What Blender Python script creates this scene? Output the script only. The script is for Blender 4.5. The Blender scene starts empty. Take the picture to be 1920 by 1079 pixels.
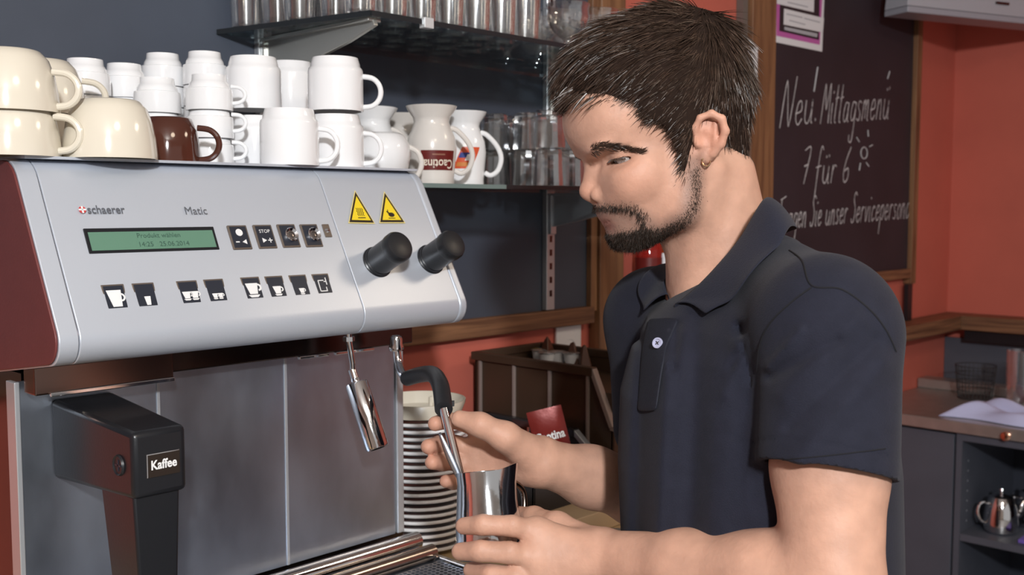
import bpy, bmesh, math, random
import numpy as np
from mathutils import Vector, Matrix
from mathutils.bvhtree import BVHTree

random.seed(7)
rng = np.random.default_rng(7)
scene = bpy.context.scene
COL = scene.collection

# ---------------------------------------------------------------- camera
FPX, CX, CY = 1960.0, 960.0, 539.5
PITCH = math.atan(150.5 / FPX)
HEADING = math.radians(43.64)
CZ = 1.54
ch, sh, cp, sp = math.cos(HEADING), math.sin(HEADING), math.cos(PITCH), math.sin(PITCH)
FW = np.array([ch * cp, sh * cp, -sp]); RT = np.array([sh, -ch, 0.0]); UPV = np.cross(RT, FW)
FWH = np.array([ch, sh, 0.0]); ZUP = np.array([0, 0, 1.0])
CAM = np.array([0, 0, CZ])

cam_data = bpy.data.cameras.new('camera')
cam_data.sensor_width = 36.0
cam_data.lens = 36.0 * FPX / 1920.0
cam_data.clip_start = 0.05
cam = bpy.data.objects.new('camera', cam_data)
COL.objects.link(cam)
m = Matrix.Identity(4)
for i in range(3):
    m[i][0], m[i][1], m[i][2], m[i][3] = RT[i], UPV[i], -FW[i], CAM[i]
cam.matrix_world = m
scene.camera = cam
cam_data.dof.use_dof = True
cam_data.dof.focus_distance = 1.15
cam_data.dof.aperture_fstop = 9.0

# ---------------------------------------------------------------- light
world = bpy.data.worlds.new('world'); scene.world = world
world.use_nodes = True
bg = world.node_tree.nodes['Background']
bg.inputs[0].default_value = (1.0, 0.96, 0.93, 1)
bg.inputs[1].default_value = 0.40

def area(name, loc, target, size, power, color=(1, 1, 1)):
    l = bpy.data.lights.new(name, 'AREA'); l.energy = power; l.shape = 'DISK'; l.size = size; l.color = color
    o = bpy.data.objects.new(name, l); COL.objects.link(o)
    o.location = loc
    o.rotation_euler = (Vector(target) - Vector(loc)).to_track_quat('-Z', 'Y').to_euler()
    return o
# photographer's flash on a stand, a little right of and above the camera
flash_pos = CAM - FWH * 1.35 + RT * 0.30 + ZUP * 0.78
area('flash', flash_pos, (1.15, 1.0, 1.45), 0.16, 73, (0.97, 0.985, 1.0))
# ceiling lamps of the bar
area('ceiling_light_a', (2.3, -0.2, 2.55), (2.3, -0.2, 0), 0.5, 9, (1.0, 0.82, 0.62))
area('ceiling_light_b', (0.4, -0.6, 2.55), (0.4, -0.6, 0), 0.5, 9, (1.0, 0.82, 0.62))

vs = scene.view_settings
scene.display_settings.display_device = 'sRGB'
vs.view_transform = 'Standard'; vs.look = 'None'; vs.gamma = 1.0; vs.exposure = 0.0
vs.use_curve_mapping = False

# ---------------------------------------------------------------- pixel helpers
def ray(u, v): return FW + RT * ((u - CX) / FPX) + UPV * ((CY - v) / FPX)
def PD(u, v, d): return CAM + ray(u, v) * d
def pl(u, v, ax, val):
    r = ray(u, v); return CAM + r * ((val - CAM[ax]) / r[ax])
def plane_hit(u, v, p0, n):
    r = ray(u, v); return CAM + r * (np.dot(p0 - CAM, n) / np.dot(r, n))

# ---------------------------------------------------------------- materials
MATS = {}
def mat(name, color, rough=0.5, metal=0.0, spec=0.5, trans=0.0, ior=1.45, bump=0.0, bscale=60.0, var=0.0, vscale=8.0,
        emit=None, coat=0.0, sss=0.0, stretch=None, sheen=0.0, rvar=0.0):
    if name in MATS: return MATS[name]
    M = bpy.data.materials.new(name); M.use_nodes = True
    nt = M.node_tree; b = nt.nodes['Principled BSDF']
    I = b.inputs
    I['Base Color'].default_value = (*color, 1); I['Roughness'].default_value = rough; I['Metallic'].default_value = metal
    I['Specular IOR Level'].default_value = spec; I['Transmission Weight'].default_value = trans; I['IOR'].default_value = ior
    I['Coat Weight'].default_value = coat; I['Coat Roughness'].default_value = 0.05
    I['Sheen Weight'].default_value = sheen
    if sss:
        I['Subsurface Weight'].default_value = sss; I['Subsurface Radius'].default_value = (1.0, 0.35, 0.2); I['Subsurface Scale'].default_value = 0.006
    if emit:
        I['Emission Color'].default_value = (*emit[:3], 1); I['Emission Strength'].default_value = emit[3]
    tc = None
    def coords():
        nonlocal tc
        if tc is None:
            t = nt.nodes.new('ShaderNodeTexCoord'); mp = nt.nodes.new('ShaderNodeMapping')
            nt.links.new(t.outputs['Object'], mp.inputs[0])
            if stretch: mp.inputs['Scale'].default_value = stretch
            tc = mp.outputs[0]
        return tc
    if var:
        n = nt.nodes.new('ShaderNodeTexNoise'); n.inputs['Scale'].default_value = vscale; n.inputs['Detail'].default_value = 6
        nt.links.new(coords(), n.inputs['Vector'])
        r = nt.nodes.new('ShaderNodeMapRange'); r.inputs[1].default_value = 0.3; r.inputs[2].default_value = 0.7
        r.inputs[3].default_value = 1 - var; r.inputs[4].default_value = 1 + var
        nt.links.new(n.outputs['Fac'], r.inputs[0])
        mx = nt.nodes.new('ShaderNodeMix'); mx.data_type = 'RGBA'; mx.blend_type = 'MULTIPLY'; mx.inputs[0].default_value = 1
        mx.inputs[6].default_value = (*color, 1)
        nt.links.new(r.outputs[0], mx.inputs[7]); nt.links.new(mx.outputs[2], I['Base Color'])
        if rvar:
            r2 = nt.nodes.new('ShaderNodeMapRange'); r2.inputs[3].default_value = rough - rvar; r2.inputs[4].default_value = rough + rvar
            nt.links.new(n.outputs['Fac'], r2.inputs[0]); nt.links.new(r2.outputs[0], I['Roughness'])
    if bump:
        n = nt.nodes.new('ShaderNodeTexNoise'); n.inputs['Scale'].default_value = bscale; n.inputs['Detail'].default_value = 4
        nt.links.new(coords(), n.inputs['Vector'])
        bm_ = nt.nodes.new('ShaderNodeBump'); bm_.inputs['Strength'].default_value = bump; bm_.inputs['Distance'].default_value = 0.002
        nt.links.new(n.outputs['Fac'], bm_.inputs['Height']); nt.links.new(bm_.outputs[0], I['Normal'])
    MATS[name] = M
    return M

def wood(name, c1, c2, stretch=(3, 3, 40)):
    M = bpy.data.materials.new(name); M.use_nodes = True; nt = M.node_tree; b = nt.nodes['Principled BSDF']
    t = nt.nodes.new('ShaderNodeTexCoord'); mp = nt.nodes.new('ShaderNodeMapping'); mp.inputs['Scale'].default_value = stretch
    nt.links.new(t.outputs['Object'], mp.inputs[0])
    n = nt.nodes.new('ShaderNodeTexNoise'); n.inputs['Scale'].default_value = 1.6; n.inputs['Detail'].default_value = 8; n.inputs['Distortion'].default_value = 0.8
    nt.links.new(mp.outputs[0], n.inputs['Vector'])
    r = nt.nodes.new('ShaderNodeValToRGB'); r.color_ramp.elements[0].color = (*c1, 1); r.color_ramp.elements[1].color = (*c2, 1)
    r.color_ramp.elements[0].position = 0.32; r.color_ramp.elements[1].position = 0.68
    nt.links.new(n.outputs['Fac'], r.inputs[0]); nt.links.new(r.outputs[0], b.inputs['Base Color'])
    b.inputs['Roughness'].default_value = 0.5
    bp = nt.nodes.new('ShaderNodeBump'); bp.inputs['Strength'].default_value = 0.25; bp.inputs['Distance'].default_value = 0.002
    nt.links.new(n.outputs['Fac'], bp.inputs['Height']); nt.links.new(bp.outputs[0], b.inputs['Normal'])
    MATS[name] = M; return M

M_red = mat('red_plaster', (0.56, 0.135, 0.095), 0.7, var=0.06, vscale=5, bump=0.15, bscale=90)
M_slate = mat('slate_board', (0.060, 0.071, 0.097), 0.55, var=0.16, vscale=3.5, bump=0.05)
M_chalkb = mat('chalkboard', (0.030, 0.022, 0.029), 0.6, var=0.25, vscale=3)
M_woodx = wood('brown_wood_x', (0.10, 0.043, 0.022), (0.26, 0.125, 0.062), (2.5, 60, 60))
M_woody = wood('brown_wood_y', (0.10, 0.043, 0.022), (0.24, 0.115, 0.058), (60, 2.5, 60))
M_woodz = wood('brown_wood_z', (0.13, 0.056, 0.027), (0.30, 0.15, 0.07), (26, 26, 1.8))
M_bench = mat('beige_laminate', (0.55, 0.42, 0.25), 0.4, var=0.08)
M_floor = mat('floor_tile', (0.30, 0.29, 0.28), 0.4, var=0.15)
M_ceil = mat('ceiling_paint', (0.7, 0.66, 0.6), 0.8)
M_silver = mat('silver_paint', (0.56, 0.60, 0.67), 0.36, 0.35, bump=0.03, bscale=400)
M_maroon = mat('maroon_plastic', (0.15, 0.038, 0.036), 0.45, var=0.04, vscale=40, bump=0.1, bscale=300)
M_steel = mat('brushed_steel', (0.50, 0.56, 0.66), 0.36, 1.0, var=0.14, vscale=14, rvar=0.1, stretch=(1, 1, 0.5), bump=0.02, bscale=200)
M_chrome = mat('chrome', (0.82, 0.82, 0.84), 0.07, 1.0)
M_darkmetal = mat('dark_chrome', (0.11, 0.085, 0.08), 0.2, 1.0)
M_black = mat('black_plastic', (0.011, 0.012, 0.015), 0.3, bump=0.05, bscale=300)
M_rubber = mat('black_rubber', (0.014, 0.015, 0.018), 0.38)
M_btn = mat('button_face', (0.02, 0.024, 0.036), 0.35)
M_bronze = mat('button_rim', (0.20, 0.165, 0.14), 0.35, 0.6)
M_white = mat('white_ceramic', (0.86, 0.86, 0.87), 0.12, coat=0.4)
M_cream = mat('cream_ceramic', (0.72, 0.66, 0.55), 0.14, coat=0.4)
M_beigejug = mat('offwhite_ceramic', (0.70, 0.66, 0.62), 0.2, coat=0.3)
M_brownc = mat('brown_ceramic', (0.07, 0.022, 0.014), 0.1, coat=0.5)
def thin_glass(name, tint, lo=0.05, rough=0.02, hi=0.9):
    M = bpy.data.materials.new(name); M.use_nodes = True; nt = M.node_tree
    for n in list(nt.nodes):
        if n.type == 'BSDF_PRINCIPLED': nt.nodes.remove(n)
    out = nt.nodes['Material Output']
    tr = nt.nodes.new('ShaderNodeBsdfTransparent'); tr.inputs[0].default_value = (*tint, 1)
    gl = nt.nodes.new('ShaderNodeBsdfGlossy'); gl.inputs['Roughness'].default_value = rough; gl.inputs[0].default_value = (1, 1, 1, 1)
    lw = nt.nodes.new('ShaderNodeLayerWeight'); lw.inputs['Blend'].default_value = 0.35
    mr = nt.nodes.new('ShaderNodeMapRange'); mr.inputs[3].default_value = lo; mr.inputs[4].default_value = hi
    nt.links.new(lw.outputs['Facing'], mr.inputs[0])
    mx = nt.nodes.new('ShaderNodeMixShader')
    nt.links.new(mr.outputs[0], mx.inputs[0]); nt.links.new(tr.outputs[0], mx.inputs[1]); nt.links.new(gl.outputs[0], mx.inputs[2])
    nt.links.new(mx.outputs[0], out.inputs['Surface']); MATS[name] = M; return M
M_glass = thin_glass('clear_glass', (0.97, 0.98, 0.99), 0.15, 0.06)
M_shelfglass = thin_glass('shelf_glass', (0.80, 0.86, 0.86), 0.05, 0.01, 0.38)
M_shelfedge = mat('dark_shelf_edge', (0.02, 0.023, 0.026), 0.15)
M_alu = mat('rail_aluminium', (0.55, 0.57, 0.60), 0.35, 0.6)
M_lcd = mat('lcd_green', (0.12, 0.24, 0.17), 0.25)
M_lcdink = mat('lcd_ink', (0.045, 0.10, 0.075), 0.4)
M_ink = mat('grey_print', (0.10, 0.11, 0.13), 0.5)
M_inkred = mat('red_print', (0.55, 0.05, 0.05), 0.5)
M_iconw = mat('icon_white', (0.8, 0.8, 0.8), 0.5)
M_yellow = mat('warning_yellow', (0.83, 0.62, 0.02), 0.4)
M_yellowrim = mat('sticker_rim', (0.80, 0.66, 0.25), 0.4)
M_inkblk = mat('black_print', (0.02, 0.012, 0.008), 0.5)
M_labelred = mat('label_maroon', (0.13, 0.012, 0.01), 0.35)
M_labeltxt = mat('label_cream_text', (0.75, 0.66, 0.55), 0.4)
M_emred = mat('emblem_red', (0.65, 0.09, 0.03), 0.35)
M_emblue = mat('emblem_blue', (0.03, 0.05, 0.25), 0.35)
M_emor = mat('emblem_orange', (0.6, 0.22, 0.05), 0.35)
M_bin = mat('brown_bin_plastic', (0.058, 0.034, 0.022), 0.32, bump=0.04)
M_binrib = mat('brown_bin_rib', (0.26, 0.20, 0.18), 0.28)
M_bin2 = mat('dark_bin_plastic', (0.03, 0.028, 0.03), 0.22)
M_sachet = mat('maroon_foil', (0.20, 0.02, 0.016), 0.28, 0.2, bump=0.3, bscale=40)
M_orangered = mat('orange_red_card', (0.75, 0.10, 0.04), 0.5)
M_choc = mat('chocolate_wrap', (0.09, 0.035, 0.02), 0.35)
M_foil = mat('silver_foil', (0.75, 0.75, 0.76), 0.25, 0.8)
M_chalk = mat('white_chalk', (0.62, 0.62, 0.64), 0.9)
M_paper = mat('white_paper', (0.80, 0.81, 0.84), 0.7)
M_magenta = mat('magenta_print', (0.55, 0.13, 0.42), 0.6)
M_pdark = mat('dark_print', (0.03, 0.02, 0.025), 0.6)
M_pgrey = mat('text_grey', (0.45, 0.46, 0.5), 0.7)
M_unit = mat('pale_grey_metal', (0.45, 0.45, 0.50), 0.45)
M_cab = mat('slate_cabinet', (0.085, 0.093, 0.12), 0.45, var=0.06)
M_cabin = mat('dark_cabinet_inside', (0.05, 0.055, 0.075), 0.5)
M_wornsteel = mat('worn_steel_top', (0.42, 0.40, 0.38), 0.35, 0.7, var=0.1, vscale=20)
M_cloth = mat('pale_blue_cloth', (0.55, 0.58, 0.86), 0.9, bump=0.3, bscale=200)
M_purple = mat('purple_plastic', (0.18, 0.12, 0.5), 0.5)
M_copper = mat('copper', (0.7, 0.4, 0.28), 0.2, 1.0)
M_mesh = mat('black_mesh', (0.03, 0.03, 0.032), 0.4)
M_amber = mat('amber_bottle', (0.55, 0.16, 0.03), 0.05, trans=0.8)
M_redbot = mat('red_bottle', (0.55, 0.04, 0.03), 0.05, trans=0.6)
M_socket = mat('socket_white', (0.80, 0.81, 0.83), 0.35)
M_gold = mat('gold', (0.75, 0.5, 0.3), 0.2, 1.0)
M_button = mat('shirt_button', (0.42, 0.44, 0.60), 0.25)
M_eye = mat('eye_white', (0.42, 0.38, 0.36), 0.1, coat=0.5)
M_iris = mat('iris_brown', (0.03, 0.018, 0.012), 0.1, coat=0.5)

# ---------------------------------------------------------------- mesh builder
class MB:
    def __init__(s): s.v = []; s.f = []
    def add(s, vs, fs):
        o = len(s.v); s.v += [tuple(map(float, p)) for p in vs]; s.f += [tuple(i + o for i in f) for f in fs]; return s
    def box(s, lo, hi):
        x0, y0, z0 = lo; x1, y1, z1 = hi
        return s.add([(x0,y0,z0),(x1,y0,z0),(x1,y1,z0),(x0,y1,z0),(x0,y0,z1),(x1,y0,z1),(x1,y1,z1),(x0,y1,z1)],
                     [(0,3,2,1),(4,5,6,7),(0,1,5,4),(1,2,6,5),(2,3,7,6),(3,0,4,7)])
    def hexa(s, p):  # 8 points bottom ring then top ring
        return s.add(p, [(0,3,2,1),(4,5,6,7),(0,1,5,4),(1,2,6,5),(2,3,7,6),(3,0,4,7)])
    def obox(s, c, ax, half):
        c = np.array(c, float); A = [np.array(a, float) for a in ax]
        P = []
        for sz in (-1, 1):
            for sx, sy in ((-1,-1),(1,-1),(1,1),(-1,1)):
                P.append(c + A[0]*half[0]*sx + A[1]*half[1]*sy + A[2]*half[2]*sz)
        return s.hexa(P)
    def prism(s, poly, a, b):  # poly: 3D points list, extruded by vector a..b offsets
        n = len(poly); P = [np.array(p, float) + np.array(a) for p in poly] + [np.array(p, float) + np.array(b) for p in poly]
        return s.add(P, [tuple(range(n))[::-1], tuple(range(n, 2*n))] + [(i, (i+1) % n, n + (i+1) % n, n + i) for i in range(n)])
    def lathe(s, prof, c=(0,0,0), ax=(0,0,1), seg=32, close=False):
        ax = np.array(ax, float); ax /= np.linalg.norm(ax)
        e1 = np.cross(ax, (0,0,1) if abs(ax[2]) < 0.9 else (1,0,0)); e1 /= np.linalg.norm(e1); e2 = np.cross(ax, e1)
        c = np.array(c, float); P = []; n = len(prof)
        for r, h in prof:
            for k in range(seg):
                t = 2*math.pi*k/seg
                P.append(c + ax*h + (e1*math.cos(t) + e2*math.sin(t))*max(r, 1e-5))
        Fs = []
        for i in range(n - 1 + (1 if close else 0)):
            for k in range(seg):
                i2 = (i+1) % n
                Fs.append((i*seg+k, i*seg+(k+1) % seg, i2*seg+(k+1) % seg, i2*seg+k))
        return s.add(P, Fs)
    def tube(s, pts, r, seg=10, caps=True):
        pts = [np.array(p, float) for p in pts]; n = len(pts)
        rr = r if hasattr(r, '__len__') else [r]*n
        P = []; e1 = None
        for i in range(n):
            t = pts[min(i+1, n-1)] - pts[max(i-1, 0)]; t = t/(np.linalg.norm(t)+1e-12)
            if e1 is None:
                e1 = np.cross(t, (0,0,1) if abs(t[2]) < 0.9 else (1,0,0))
            e1 = e1 - t*np.dot(e1, t); e1 /= np.linalg.norm(e1)+1e-12; e2 = np.cross(t, e1)
            for k in range(seg):
                a = 2*math.pi*k/seg; P.append(pts[i] + (e1*math.cos(a)+e2*math.sin(a))*rr[i])
        Fs = [(i*seg+k, i*seg+(k+1) % seg, (i+1)*seg+(k+1) % seg, (i+1)*seg+k) for i in range(n-1) for k in range(seg)]
        if caps: Fs += [tuple(range(seg))[::-1], tuple(range((n-1)*seg, n*seg))]
        return s.add(P, Fs)
    def grid(s, G):  # 2D list of points
        R, Cn = len(G), len(G[0])
        return s.add([p for row in G for p in row], [(i*Cn+j, i*Cn+j+1, (i+1)*Cn+j+1, (i+1)*Cn+j) for i in range(R-1) for j in range(Cn-1)])
    def mesh(s, name, smooth=True):
        me = bpy.data.meshes.new(name); me.from_pydata(s.v, [], s.f); me.update()
        bm = bmesh.new(); bm.from_mesh(me); bmesh.ops.recalc_face_normals(bm, faces=bm.faces); bm.to_mesh(me); bm.free()
        if smooth:
            me.polygons.foreach_set('use_smooth', [True]*len(me.polygons))
        return me
    def build(s, name, material, parent=None, smooth=True, bevel=0, angle=35, solid=0, sub=0, origin=None):
        if origin is not None:
            s.v = [tuple(np.array(p) - np.array(origin)) for p in s.v]
        return obj(name, s.mesh(name, smooth), material, parent, smooth, bevel, angle, solid, sub, origin)

def obj(name, me, material, parent=None, smooth=True, bevel=0, angle=35, solid=0, sub=0, origin=None):
    me.materials.clear(); me.materials.append(material)
    o = bpy.data.objects.new(name, me); COL.objects.link(o)
    if origin is not None: o.location = origin
    if parent is not None:
        o.parent = parent
        o.matrix_parent_inverse = parent_world(parent).inverted()
    if solid:
        md = o.modifiers.new('solid', 'SOLIDIFY'); md.thickness = solid; md.offset = 0
    if sub:
        md = o.modifiers.new('sub', 'SUBSURF'); md.levels = sub; md.render_levels = sub
    if bevel:
        md = o.modifiers.new('bevel', 'BEVEL'); md.width = bevel; md.segments = 3; md.limit_method = 'ANGLE'; md.angle_limit = math.radians(angle)
    if smooth and not sub:
        me.set_sharp_from_angle(angle=math.radians(angle))
    return o

def parent_world(p):
    M = Matrix.LocRotScale(p.location, p.rotation_euler, p.scale)
    if p.parent: M = parent_world(p.parent) @ p.matrix_parent_inverse @ M
    return M

def thing(name, label, cat, loc=(0,0,0), rotz=0.0, group=None):
    o = bpy.data.objects.new(name, None); COL.objects.link(o); o.empty_display_size = 0.05
    o.location = loc; o.rotation_euler = (0, 0, rotz)
    return tag(o, label, cat, group)
def tag(o, label, cat, group=None):
    o['label'] = label; o['category'] = cat
    if group: o['group'] = group
    return o
def struct(o): o['kind'] = 'structure'; return o
def part(name, mb, material, parent, **kw): return mb.build(name, material, parent, **kw)
def lpart(name, mb, material, parent, **kw):
    """part whose vertices are given in the parent's local frame"""
    o = mb.build(name, material, None, **kw); o.parent = parent; return o
def dup(root, loc=None, rotz=None, label=None, rot=None):
    r = root.copy(); COL.objects.link(r)
    if loc is not None: r.location = loc
    if rotz is not None: r.rotation_euler = (0, 0, rotz)
    if rot is not None: r.rotation_euler = rot
    if label: r['label'] = label
    def kids(src, dst):
        for c in list(src.children):
            k = c.copy(); COL.objects.link(k); k.parent = dst; k.matrix_parent_inverse = c.matrix_parent_inverse.copy(); kids(c, k)
    kids(root, r)
    return r

def text_mesh(body, size=1.0, extrude=0.0, bold=0.0, align='CENTER', space=1.0, res=3):
    cu = bpy.data.curves.new('t', 'FONT'); cu.body = body; cu.size = size; cu.extrude = extrude; cu.offset = bold
    cu.align_x = align; cu.align_y = 'CENTER'; cu.space_character = space; cu.resolution_u = res
    o = bpy.data.objects.new('t', cu); COL.objects.link(o)
    dg = bpy.context.evaluated_depsgraph_get(); me = bpy.data.meshes.new_from_object(o.evaluated_get(dg))
    bpy.data.objects.remove(o); bpy.data.curves.remove(cu)
    V = np.array([v.co for v in me.vertices]).reshape(-1, 3); Fs = [tuple(p.vertices) for p in me.polygons]
    bpy.data.meshes.remove(me)
    return V, Fs
def text_part(name, body, size, frame, material, parent, lift=0.0004, bold=0.0, sx=1.0, space=1.0, align='CENTER', depth=0.0003):
    """frame: (origin, ex, ey, ez)"""
    V, Fs = text_mesh(body, size, 0, bold, align, space)
    o, ex, ey, ez = [np.array(a, float) for a in frame]
    P = [o + ex*p[0]*sx + ey*p[1] + ez*lift for p in V]
    return MB().add(P, Fs).build(name, material, parent, smooth=False)
def polys2d(name, polys, frame, material, parent, lift=0.0004, thick=0.0004):
    """filled convex polygons in a 2D frame, given thickness"""
    o, ex, ey, ez = [np.array(a, float) for a in frame]
    mb = MB()
    for p in polys:
        mb.prism([o + ex*a + ey*b for a, b in p], ez*lift, ez*(lift+thick))
    return mb.build(name, material, parent, smooth=False)
def ngon(cx, cy, r, n=16, a0=0, a1=2*math.pi, ry=None):
    ry = r if ry is None else ry
    full = abs(a1 - a0 - 2*math.pi) < 1e-6
    return [(cx + r*math.cos(a0 + (a1-a0)*k/(n if full else n-1)), cy + ry*math.sin(a0 + (a1-a0)*k/(n if full else n-1))) for k in range(n)]
def ring_polys(cx, cy, r0, r1, n=14, a0=0, a1=2*math.pi, ky=1.0):
    out = []
    for k in range(n):
        a, b = a0 + (a1-a0)*k/n, a0 + (a1-a0)*(k+1)/n
        out.append([(cx+r0*math.cos(a), cy+ky*r0*math.sin(a)), (cx+r1*math.cos(a), cy+ky*r1*math.sin(a)), (cx+r1*math.cos(b), cy+ky*r1*math.sin(b)), (cx+r0*math.cos(b), cy+ky*r0*math.sin(b))])
    return out
def smooth_path(pts, n=6):
    P = [np.array(p, float) for p in pts]; out = []
    for i in range(len(P)-1):
        p0, p1, p2, p3 = P[max(i-1, 0)], P[i], P[i+1], P[min(i+2, len(P)-1)]
        for k in range(n):
            t = k/n
            out.append(0.5*((2*p1) + (p2-p0)*t + (2*p0-5*p1+4*p2-p3)*t*t + (3*p1-p0-3*p2+p3)*t**3))
    out.append(P[-1]); return out
# ================================================================ the room
YW, XE = 1.55, 4.05
def sbox(name, lo, hi, material, bevel=0):
    return struct(MB().box(lo, hi).build(name, material, smooth=False, bevel=bevel))
sbox('floor', (-2.5, -3.2, -0.1), (XE+0.1, YW+0.1, 0.0), M_floor)
sbox('ceiling', (-2.5, -3.2, 2.62), (XE+0.1, YW+0.1, 2.72), M_ceil)
sbox('wall_back', (-2.5, YW, 0.0), (XE+0.1, YW+0.1, 2.62), M_red)
sbox('wall_right', (XE, -3.2, 0.0), (XE+0.1, YW, 2.62), M_red)
sbox('wall_left', (-2.6, -3.2, 0.0), (-2.5, YW, 2.62), M_ceil)

# framed slate panel behind the shelves
t = thing('wall_panel', 'large dark slate panel framed in brown wood behind the glass shelves', 'wall panel', (0.8, YW, 1.28))
part('board', MB().box((-0.6, YW-0.012, 1.305), (1.88, YW-0.001, 2.60)), M_slate, t, smooth=False)
part('bottom_rail', MB().box((-0.6, YW-0.03, 1.273), (1.872, YW-0.001, 1.312)), M_woodx, t, smooth=False, bevel=0.003)
part('side_strip', MB().box((1.862, YW-0.026, 1.300), (1.885, YW-0.001, 2.60)), M_woodz, t, smooth=False, bevel=0.002)
part('post', MB().box((1.885, YW-0.034, 1.0), (1.975, YW-0.001, 2.60)), M_woodz, t, smooth=False, bevel=0.003)

# counter under the coffee machine
CT = 0.985
t = thing('service_counter', 'beige topped service counter carrying the coffee machine and saucers', 'counter', (1.2, 1.2, 0))
part('worktop', MB().box((-0.4, 0.845, CT-0.04), (1.72, YW-0.002, CT)), M_bench, t, smooth=False, bevel=0.004)
part('cabinet_body', MB().box((-0.38, 0.90, 0.0), (1.70, YW-0.002, CT-0.04)), M_cab, t, smooth=False)

# socket plate
t = thing('wall_socket', 'white square wall socket under the wooden rail on the red wall', 'socket', (1.805, YW, 1.2))
part('plate', MB().box((1.762, YW-0.009, 1.182), (1.849, YW-0.001, 1.270)), M_socket, t, smooth=False, bevel=0.003)
part('insert', MB().lathe([(0.0, -0.003), (0.021, -0.003), (0.024, 0.0)], (1.806, YW-0.010, 1.215), (0, -1, 0), 24), mat('socket_insert', (0.62, 0.63, 0.66), 0.4), t)

# ================================================================ coffee machine
XL, XR = 0.453, 1.039
machine = thing('coffee_machine', 'silver and maroon automatic coffee machine with black knobs and steel back', 'coffee machine', (0.75, 1.25, CT))
EX = np.array([1.0, 0, 0]); EY = np.array([0, 0.076, 0.151]); EY /= np.linalg.norm(EY); EZ = np.cross(EX, EY)
PB = np.array([0, 1.079, 1.400])
def ppx(u, v): return plane_hit(u, v, PB, EZ)          # pixel on the sloped front
def pframe(u, v):
    return (ppx(u, v), EX, EY, EZ)
def head_profile(ins=0.0):
    pts = [(1.50, 1.594), (1.205, 1.594)]
    def arc(c, r, a0, a1, n):
        return [(c[0]+r*math.cos(math.radians(a0+(a1-a0)*k/(n-1))), c[1]+r*math.sin(math.radians(a0+(a1-a0)*k/(n-1)))) for k in range(n)]
    # rounded upper shoulder, sloped front, rounded lower lip
    pts += arc((1.205, 1.554), 0.040, 90, 180-26.7, 7)[1:]
    pts += [(1.1555, 1.551)] if False else []
    pts += arc((1.1045, 1.399), 0.0262, 180-26.7, 262, 8)
    pts += [(1.25, 1.351), (1.50, 1.351)]
    if ins:
        c = np.mean(pts, 0); pts = [tuple(np.array(p) + (c-np.array(p))/np.linalg.norm(c-np.array(p))*ins) for p in pts]
    return pts
PROF = head_profile()
def housing(name, x0, x1, material, ins=0.0, bevel=0.0012):
    return part(name, MB().prism([(0, y, z) for y, z in head_profile(ins)], (x0, 0, 0), (x1, 0, 0)), material, machine, smooth=True, angle=25, bevel=bevel)
xs1 = ppx(105, 460)[0]; xs2 = ppx(642, 460)[0]
housing('end_cap', XL, xs1-0.0005, M_silver)
hp = housing('control_panel', xs1+0.0005, xs2-0.0005, M_silver)
housing('steam_panel', xs2+0.0005, XR-0.0165, M_silver)
housing('end_cap', XR-0.0158, XR, M_silver, bevel=0.004)
housing('seam_core', XL+0.004, XR-0.004, M_darkmetal, ins=0.004)
part('side_panel', MB().prism([(0, y, z) for y, z in head_profile(0.0022)], (XL-0.003, 0, 0), (XL-0.0002, 0, 0)), M_maroon, machine, smooth=True, bevel=0.001)
part('cup_tray', MB().box((XL+0.01, 1.175, 1.5935), (XR-0.01, 1.50, 1.5965)), M_silver, machine, smooth=False)

# display
d0, d1, d2, d3 = [ppx(*p) for p in ((161, 434), (398, 430), (404, 464), (172, 472))]
dc = (d0+d1+d2+d3)/4; dw = np.dot((d1+d2-d0-d3)/4, EX); dh = np.dot((d0+d1-d2-d3)/4, EY)
disp = part('display', MB().obox(dc, (EX, EY, EZ), (dw+0.003, dh+0.003, 0.0012)), M_black, machine, smooth=False, bevel=0.0006)
part('screen', MB().obox(dc+EZ*0.0012-EY*0.001, (EX, EY, EZ), (dw-0.0005, dh-0.001, 0.0004)), M_lcd, disp, smooth=False)
text_part('lettering', 'Produkt wählen', 0.0085, (dc+EY*0.0045+EX*0.006+EZ*0.0016, EX, EY, EZ), M_lcdink, disp)
text_part('lettering', '14:25   25.06.2014', 0.0085, (dc-EY*0.0065+EX*0.010+EZ*0.0016, EX, EY, EZ), M_lcdink, disp)
# maker's name
text_part('lettering', 'schaerer', 0.0145, pframe(198.5, 394), M_ink, machine, bold=0.0002, sx=0.86)
text_part('lettering', 'Matic', 0.0145, pframe(367, 396), M_ink, machine, sx=0.95)
polys2d('logo_mark', ring_polys(0, 0, 0.0022, 0.0042, 16), pframe(154, 394), M_inkred, machine)
polys2d('logo_mark', [[(-0.001, -0.0042), (0.001, -0.0042), (0.001, 0.0042), (-0.001, 0.0042)], [(-0.0042, -0.001), (0.0042, -0.001), (0.0042, 0.001), (-0.0042, 0.001)]], pframe(154, 394), M_iconw, machine, lift=0.0007)

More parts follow.
